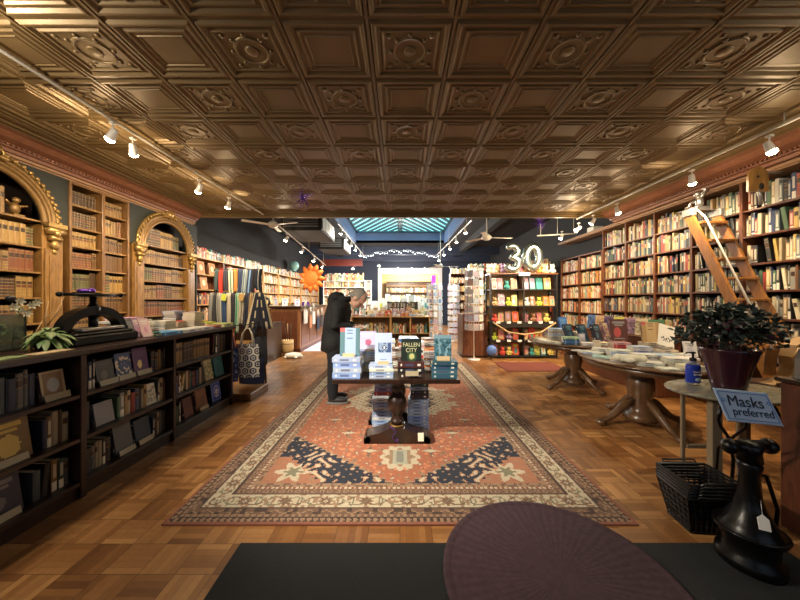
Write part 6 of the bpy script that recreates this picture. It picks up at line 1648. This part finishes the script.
# pendants added to brighten the centre rear
for k, (x, y) in enumerate(((-.9, 12.8), (-.1, 14.0), (.55, 14.2), (1.15, 14.0), (-2.2, 14.0), (.2, 16.9))):
    p = thing('added_pendant', '%s small white added pendant lamp over rear centre aisle' % ordn(k+1), 'lamp', (x, y, 2.95), group='added rear pendant lamps')
    MB().tube([(0, 0, .08), (0, 0, BZ-2.95)], .004, 5).build('cord', 'black_paint', p)
    MB().lathe([(.015, .09), (.05, .05), (.07, .0), (.066, .0), (.045, .045)], 16).build('shade', 'white_metal', p)
    MB().ball((0, 0, .01), .035, 10, 8).build('lamp', 'bulb_white', p)
    L = bpy.data.lights.new('pendant', 'POINT'); L.energy = 75; L.color = (1, .95, .88); L.shadow_soft_size = .06
    lo = bpy.data.objects.new('added_light', L); C.objects.link(lo); lo.parent = p; lo.location = (0, 0, -.06)
# lamps added to give the back room its warm light
for k, x in enumerate((-.3, .8, 1.7)):
    p = thing('added_pendant', '%s added lamp in the bright back room' % ordn(k+1), 'lamp', (x, YB+.9, 3.2), group='added back room lamps')
    MB().tube([(0, 0, .08), (0, 0, BZ-3.2)], .004, 5).build('cord', 'white_metal', p); MB().ball((0, 0, .01), .06, 10, 8).build('lamp', 'bulb_white', p)
    L = bpy.data.lights.new('pendant', 'POINT'); L.energy = 90; L.color = (1, .88, .66); L.shadow_soft_size = .08
    lo = bpy.data.objects.new('added_light', L); C.objects.link(lo); lo.parent = p; lo.location = (0, 0, -.09)
# two lamps of the tin ceiling over the central aisle (flush, shining down on rug and table)
def downlight(x, y, e, size, lbl, colr=(1, .86, .66), z=CZ-.05):
    p = thing('ceiling_lamp', lbl, 'lamp', (x, y, z))
    MB().lathe([(.05, .04), (.07, .0), (.06, .0), (.045, .02)], 20).build('rim', 'tin', p); MB().lathe([(0, .012), (.05, .012)], 16).build('lamp', 'bulb', p)
    L = bpy.data.lights.new('spot', 'SPOT'); L.energy = e; L.color = colr; L.spot_size = size; L.spot_blend = 1; L.shadow_soft_size = .12
    lo = bpy.data.objects.new('spot_light', L); C.objects.link(lo); lo.parent = p; lo.location = (0, 0, -.02)

# ================================================================== PERSON
P = thing('person', 'man in black hooded jacket bending over books behind the table', 'person', (-.92, 4.42, 0.0125))
def remesh(b, name, m, parent, vox=.012, smooth_=4, hair=False):
    o = b.build(name, m, parent)
    r = o.modifiers.new('r', 'REMESH'); r.mode = 'VOXEL'; r.voxel_size = vox; r.use_smooth_shade = True
    s = o.modifiers.new('s', 'SMOOTH'); s.iterations = smooth_; s.factor = .5
    return o
# body : facing +x ; trunk leans forward, head bowed
b = MB()
hipz, shz = .92, 1.46
b.tube([(-.05, 0, .88), (-.03, 0, 1.05), (.0, 0, 1.25), (.06, 0, 1.42), (.10, 0, 1.48)], [.15, .15, .165, .15, .09], 14)
b.ball((.05, 0, 1.40), (.12, .21, .10)); b.tube([(.09, 0, 1.46), (.17, 0, 1.535)], [.062, .056], 12)
hc = Vector((.295, 0, 1.515))
hq = Matrix.Translation(hc) @ Matrix.Rotation(.95, 4, 'Y') @ Matrix.Scale(1.12, 4)    # bowed
b.T = hq
b.ball((0, 0, .025), (.105, .082, .112), 20, 14); b.ball((.035, 0, -.055), (.070, .062, .068), 14, 10); b.ball((.075, 0, -.098), (.028, .032, .026)); b.tube([(.095, 0, .012), (.125, 0, -.028), (.10, 0, -.04)], [.012, .017, .012], 8)
b.ball((.097, 0, -.064), (.014, .024, .008))
for s in (-1, 1):
    b.ball((-.005, s*.083, -.012), (.022, .012, .034)); b.ball((.088, s*.032, .012), (.014, .017, .011)); b.ball((.093, s*.033, .03), (.012, .024, .007)); b.ball((.062, s*.048, -.03), (.03, .022, .02))
b.T = None
hands = {}
for s in (-1, 1):
    sh, el, wr = Vector((.06, s*.20, 1.41)), Vector((.02, s*.235, 1.13)), Vector((.25, s*.12, 1.10))
    b.tube([sh, (sh+el)/2, el, (el+wr)/2, wr], [.055, .048, .042, .038, .028], 10)
    # palm and fingers
    pal = wr+Vector((.055, -s*.012, .0)); b.ball(pal, (.048, .036, .020), 12, 8)
    for k in range(4):
        y0 = pal.y+(k-1.5)*.019; l = (.062, .072, .068, .052)[k]
        b.tube([(pal.x+.025, y0, pal.z), (pal.x+.025+l*.55, y0, pal.z+.004), (pal.x+.025+l*.85, y0, pal.z-.018), (pal.x+.025+l*.80, y0, pal.z-.036)], [.0095, .009, .008, .007], 6)
    b.tube([(pal.x-.01, pal.y-s*.03, pal.z), (pal.x+.03, pal.y-s*.052, pal.z-.008), (pal.x+.055, pal.y-s*.045, pal.z-.012)], [.012, .010, .008], 6)
    b.tube([(-.05, s*.09, .88), (-.05, s*.10, .50), (-.06, s*.10, .10)], [.085, .06, .042], 10)
    b.tube([(-.07, s*.10, .06), (.07, s*.11, .04)], [.045, .035], 8)
remesh(b, 'body', 'skin', P, .0085, 3)
# hair
b = MB(); b.T = hq; b.ball((-.024, 0, .040), (.096, .086, .102), 20, 14); b.ball((-.06, 0, -.015), (.06, .078, .055)); b.ball((.035, 0, .092), (.045, .058, .032))
for s in (-1, 1): b.ball((.0, s*.080, .02), (.035, .012, .035))
remesh(b, 'hair', 'grey_hair', P, .010, 2)
# jacket, hood, trousers, shoes
b = MB(); b.tube([(-.055, 0, .74), (-.05, 0, .90), (-.03, 0, 1.05), (-.005, 0, 1.22), (.035, 0, 1.38), (.075, 0, 1.475)], [.195, .190, .185, .195, .185, .10], 18)
b.ball((.04, 0, 1.40), (.155, .25, .115), 16, 10); b.ball((-.06, 0, .85), (.17, .23, .18), 16, 10); b.ball((-.02, 0, 1.15), (.185, .23, .25), 16, 10)
for s in (-1, 1):
    sh, el, wr = Vector((.05, s*.215, 1.41)), Vector((.015, s*.255, 1.13)), Vector((.235, s*.13, 1.10))
    b.tube([sh, (sh+el)/2, el, (el+wr)/2, wr], [.095, .082, .075, .062, .050], 12)
remesh(b, 'jacket', 'black_cloth', P, .014, 5)
b = MB(); b.torus((.085, 0, 1.50), .085, .045, 'z', 20, 8); b.ball((-.01, 0, 1.53), (.12, .135, .085), 14, 10); b.ball((-.055, 0, 1.46), (.10, .12, .10), 14, 10)
remesh(b, 'hood', 'black_cloth', P, .012, 3)
b = MB(); b.tube([(.12, -.06, 1.485), (.15, -.075, 1.52), (.14, -.05, 1.55)], .014, 6); b.tube([(.12, .06, 1.485), (.15, .075, 1.52), (.14, .05, 1.55)], .014, 6); b.build('collar', 'paper', P)
b = MB(); b.ball((-.05, 0, .90), (.155, .18, .13))
for s, dx in ((-1, .02), (1, -.04)): b.tube([(-.04, s*.09, .90), (-.05+dx, s*.10, .50), (-.07+dx, s*.10, .07)], [.115, .085, .068], 12)
remesh(b, 'trousers', 'black_denim', P, .014, 4)
for s, dx in ((-1, .02), (1, -.02)):
    b = MB(); b.mi = 0; b.ball((-.06+dx, s*.105, .075), (.065, .048, .065), 14, 8); b.ball((.04+dx, s*.11, .055), (.115, .050, .042), 14, 8); b.ball((-.02+dx, s*.107, .05), (.13, .047, .038), 14, 8)
    sh_ = remesh(b, 'shoe', 'shoe', P, .010, 2)
    b = MB(); b.lathe([(.94, .0), (1, .006), (1, .020), (.96, .026)], 24, (.0+dx, s*.108, 0), .165, .058); b.build('sole', 'sole', sh_)
# the book in his hands
bk_ = book_flat((-.545, 4.42, 1.1+.0), PI/2+.0, .17, .22, .025, (.45, .42, .42), 'grey book held open by the man in black', None, rot=(0, -.35, 0))
bk_.location = (-.545, 4.42, 1.085)


# ================================================================== BOOKS BEYOND THE 300 LARGEST -> ONE OBJECT
def merge_surplus():
    bpy.context.view_layer.update()
    items = []
    for o in bpy.data.objects:
        if o.parent is None and o.get('category') == 'book' and o.type == 'MESH':
            pts = [o.matrix_world @ Vector(v) for v in o.bound_box]
            px = [(400+300*p.x/max(p.y, .1), 300-300*(p.z-1.5)/max(p.y, .1)) for p in pts]
            x0, x1 = max(0, min(p[0] for p in px)), min(800, max(p[0] for p in px)); y0, y1 = max(0, min(p[1] for p in px)), min(600, max(p[1] for p in px))
            items.append((max(0, x1-x0)*max(0, y1-y0), o))
    items.sort(key=lambda q: -q[0])
    kids = {}
    for o in bpy.data.objects:
        if o.parent: kids.setdefault(o.parent.name, []).append(o)
    extra = [(o, c) for a_, o in items[300:] for c in [o]+kids.get(o.name, [])]
    V, F, MI, CO = [], [], [], []; off = 0
    for root_, o in extra:
        me = o.data; mw = np.array(o.matrix_world); n = len(me.vertices); co_ = np.empty(n*3); me.vertices.foreach_get('co', co_); co_ = co_.reshape(-1, 3)
        V.append(co_ @ mw[:3, :3].T+mw[:3, 3]); at = me.color_attributes.get('Col'); bc = np.array(o.color[:3])
        ispage = me.materials[0].name.startswith('pages')
        for p in me.polygons:
            F.append([off+k for k in p.vertices]); MI.append(1 if (ispage or p.material_index == 1) else 0)
            c = np.array(at.data[p.loop_start].color) if at else np.zeros(4)
            CO += [list(bc*(1-c[3])+c[:3]*c[3])+[1.]]*len(p.vertices)
        off += n
    for m_ in STUFF:
        me = m_.data; n = len(me.vertices); co_ = np.empty(n*3); me.vertices.foreach_get('co', co_); V.append(co_.reshape(-1, 3)); at = me.color_attributes['Col']
        cs = np.empty(len(at.data)*4); at.data.foreach_get('color', cs); CO += cs.reshape(-1, 4).tolist()
        for p in me.polygons: F.append([off+k for k in p.vertices]); MI.append(0)
        off += n
    me = bpy.data.meshes.new('book_rows'); me.from_pydata(np.concatenate(V).tolist(), [], F); me.materials.append(M['cover']); me.materials.append(M['pages'])
    me.polygons.foreach_set('material_index', MI); at = me.color_attributes.new('Col', 'FLOAT_COLOR', 'CORNER'); at.data.foreach_set('color', np.array(CO, dtype=float).ravel()); me.update()
    for root_, o in reversed(extra): bpy.data.objects.remove(o)
    for m_ in STUFF: bpy.data.objects.remove(m_)
    o = bpy.data.objects.new('book_rows', me); C.objects.link(o)
    tag(o, 'small and distant books filling shelves and tables all around the shop', 'books', kind='stuff')
    print('individual books', min(300, len(items)), 'merged', len(items)-300)
merge_surplus()
for o in bpy.data.objects:
    l = o.get('label')
    if l and not 4 <= len(l.split()) <= 16: print('LABEL', len(l.split()), l)
    if l and len(l.split()) > 12: pass
seen = {}
for o in bpy.data.objects:
    if o.get('label'): seen.setdefault(o['label'], []).append(o.name)
for k, v in seen.items():
    if len(v) > 1: print('DUP', k, v[:4])

# ================================================================== CAMERA, WORLD
cam = bpy.data.cameras.new('camera'); cam.sensor_width = 36; cam.lens = 13.5; cam.clip_start = .05
co = bpy.data.objects.new('camera', cam); C.objects.link(co); co.location = (0, 0, 1.5); co.rotation_euler = (PI/2, 0, 0)
bpy.context.scene.camera = co
wd = bpy.data.worlds.new('world'); bpy.context.scene.world = wd; wd.use_nodes = True
wd.node_tree.nodes['Background'].inputs[0].default_value = (.45, .62, .85, 1); wd.node_tree.nodes['Background'].inputs[1].default_value = .55
vs = bpy.context.scene.view_settings; vs.view_transform = 'Standard'; vs.look = 'None'; vs.gamma = 1; vs.use_curve_mapping = False; vs.exposure = .9
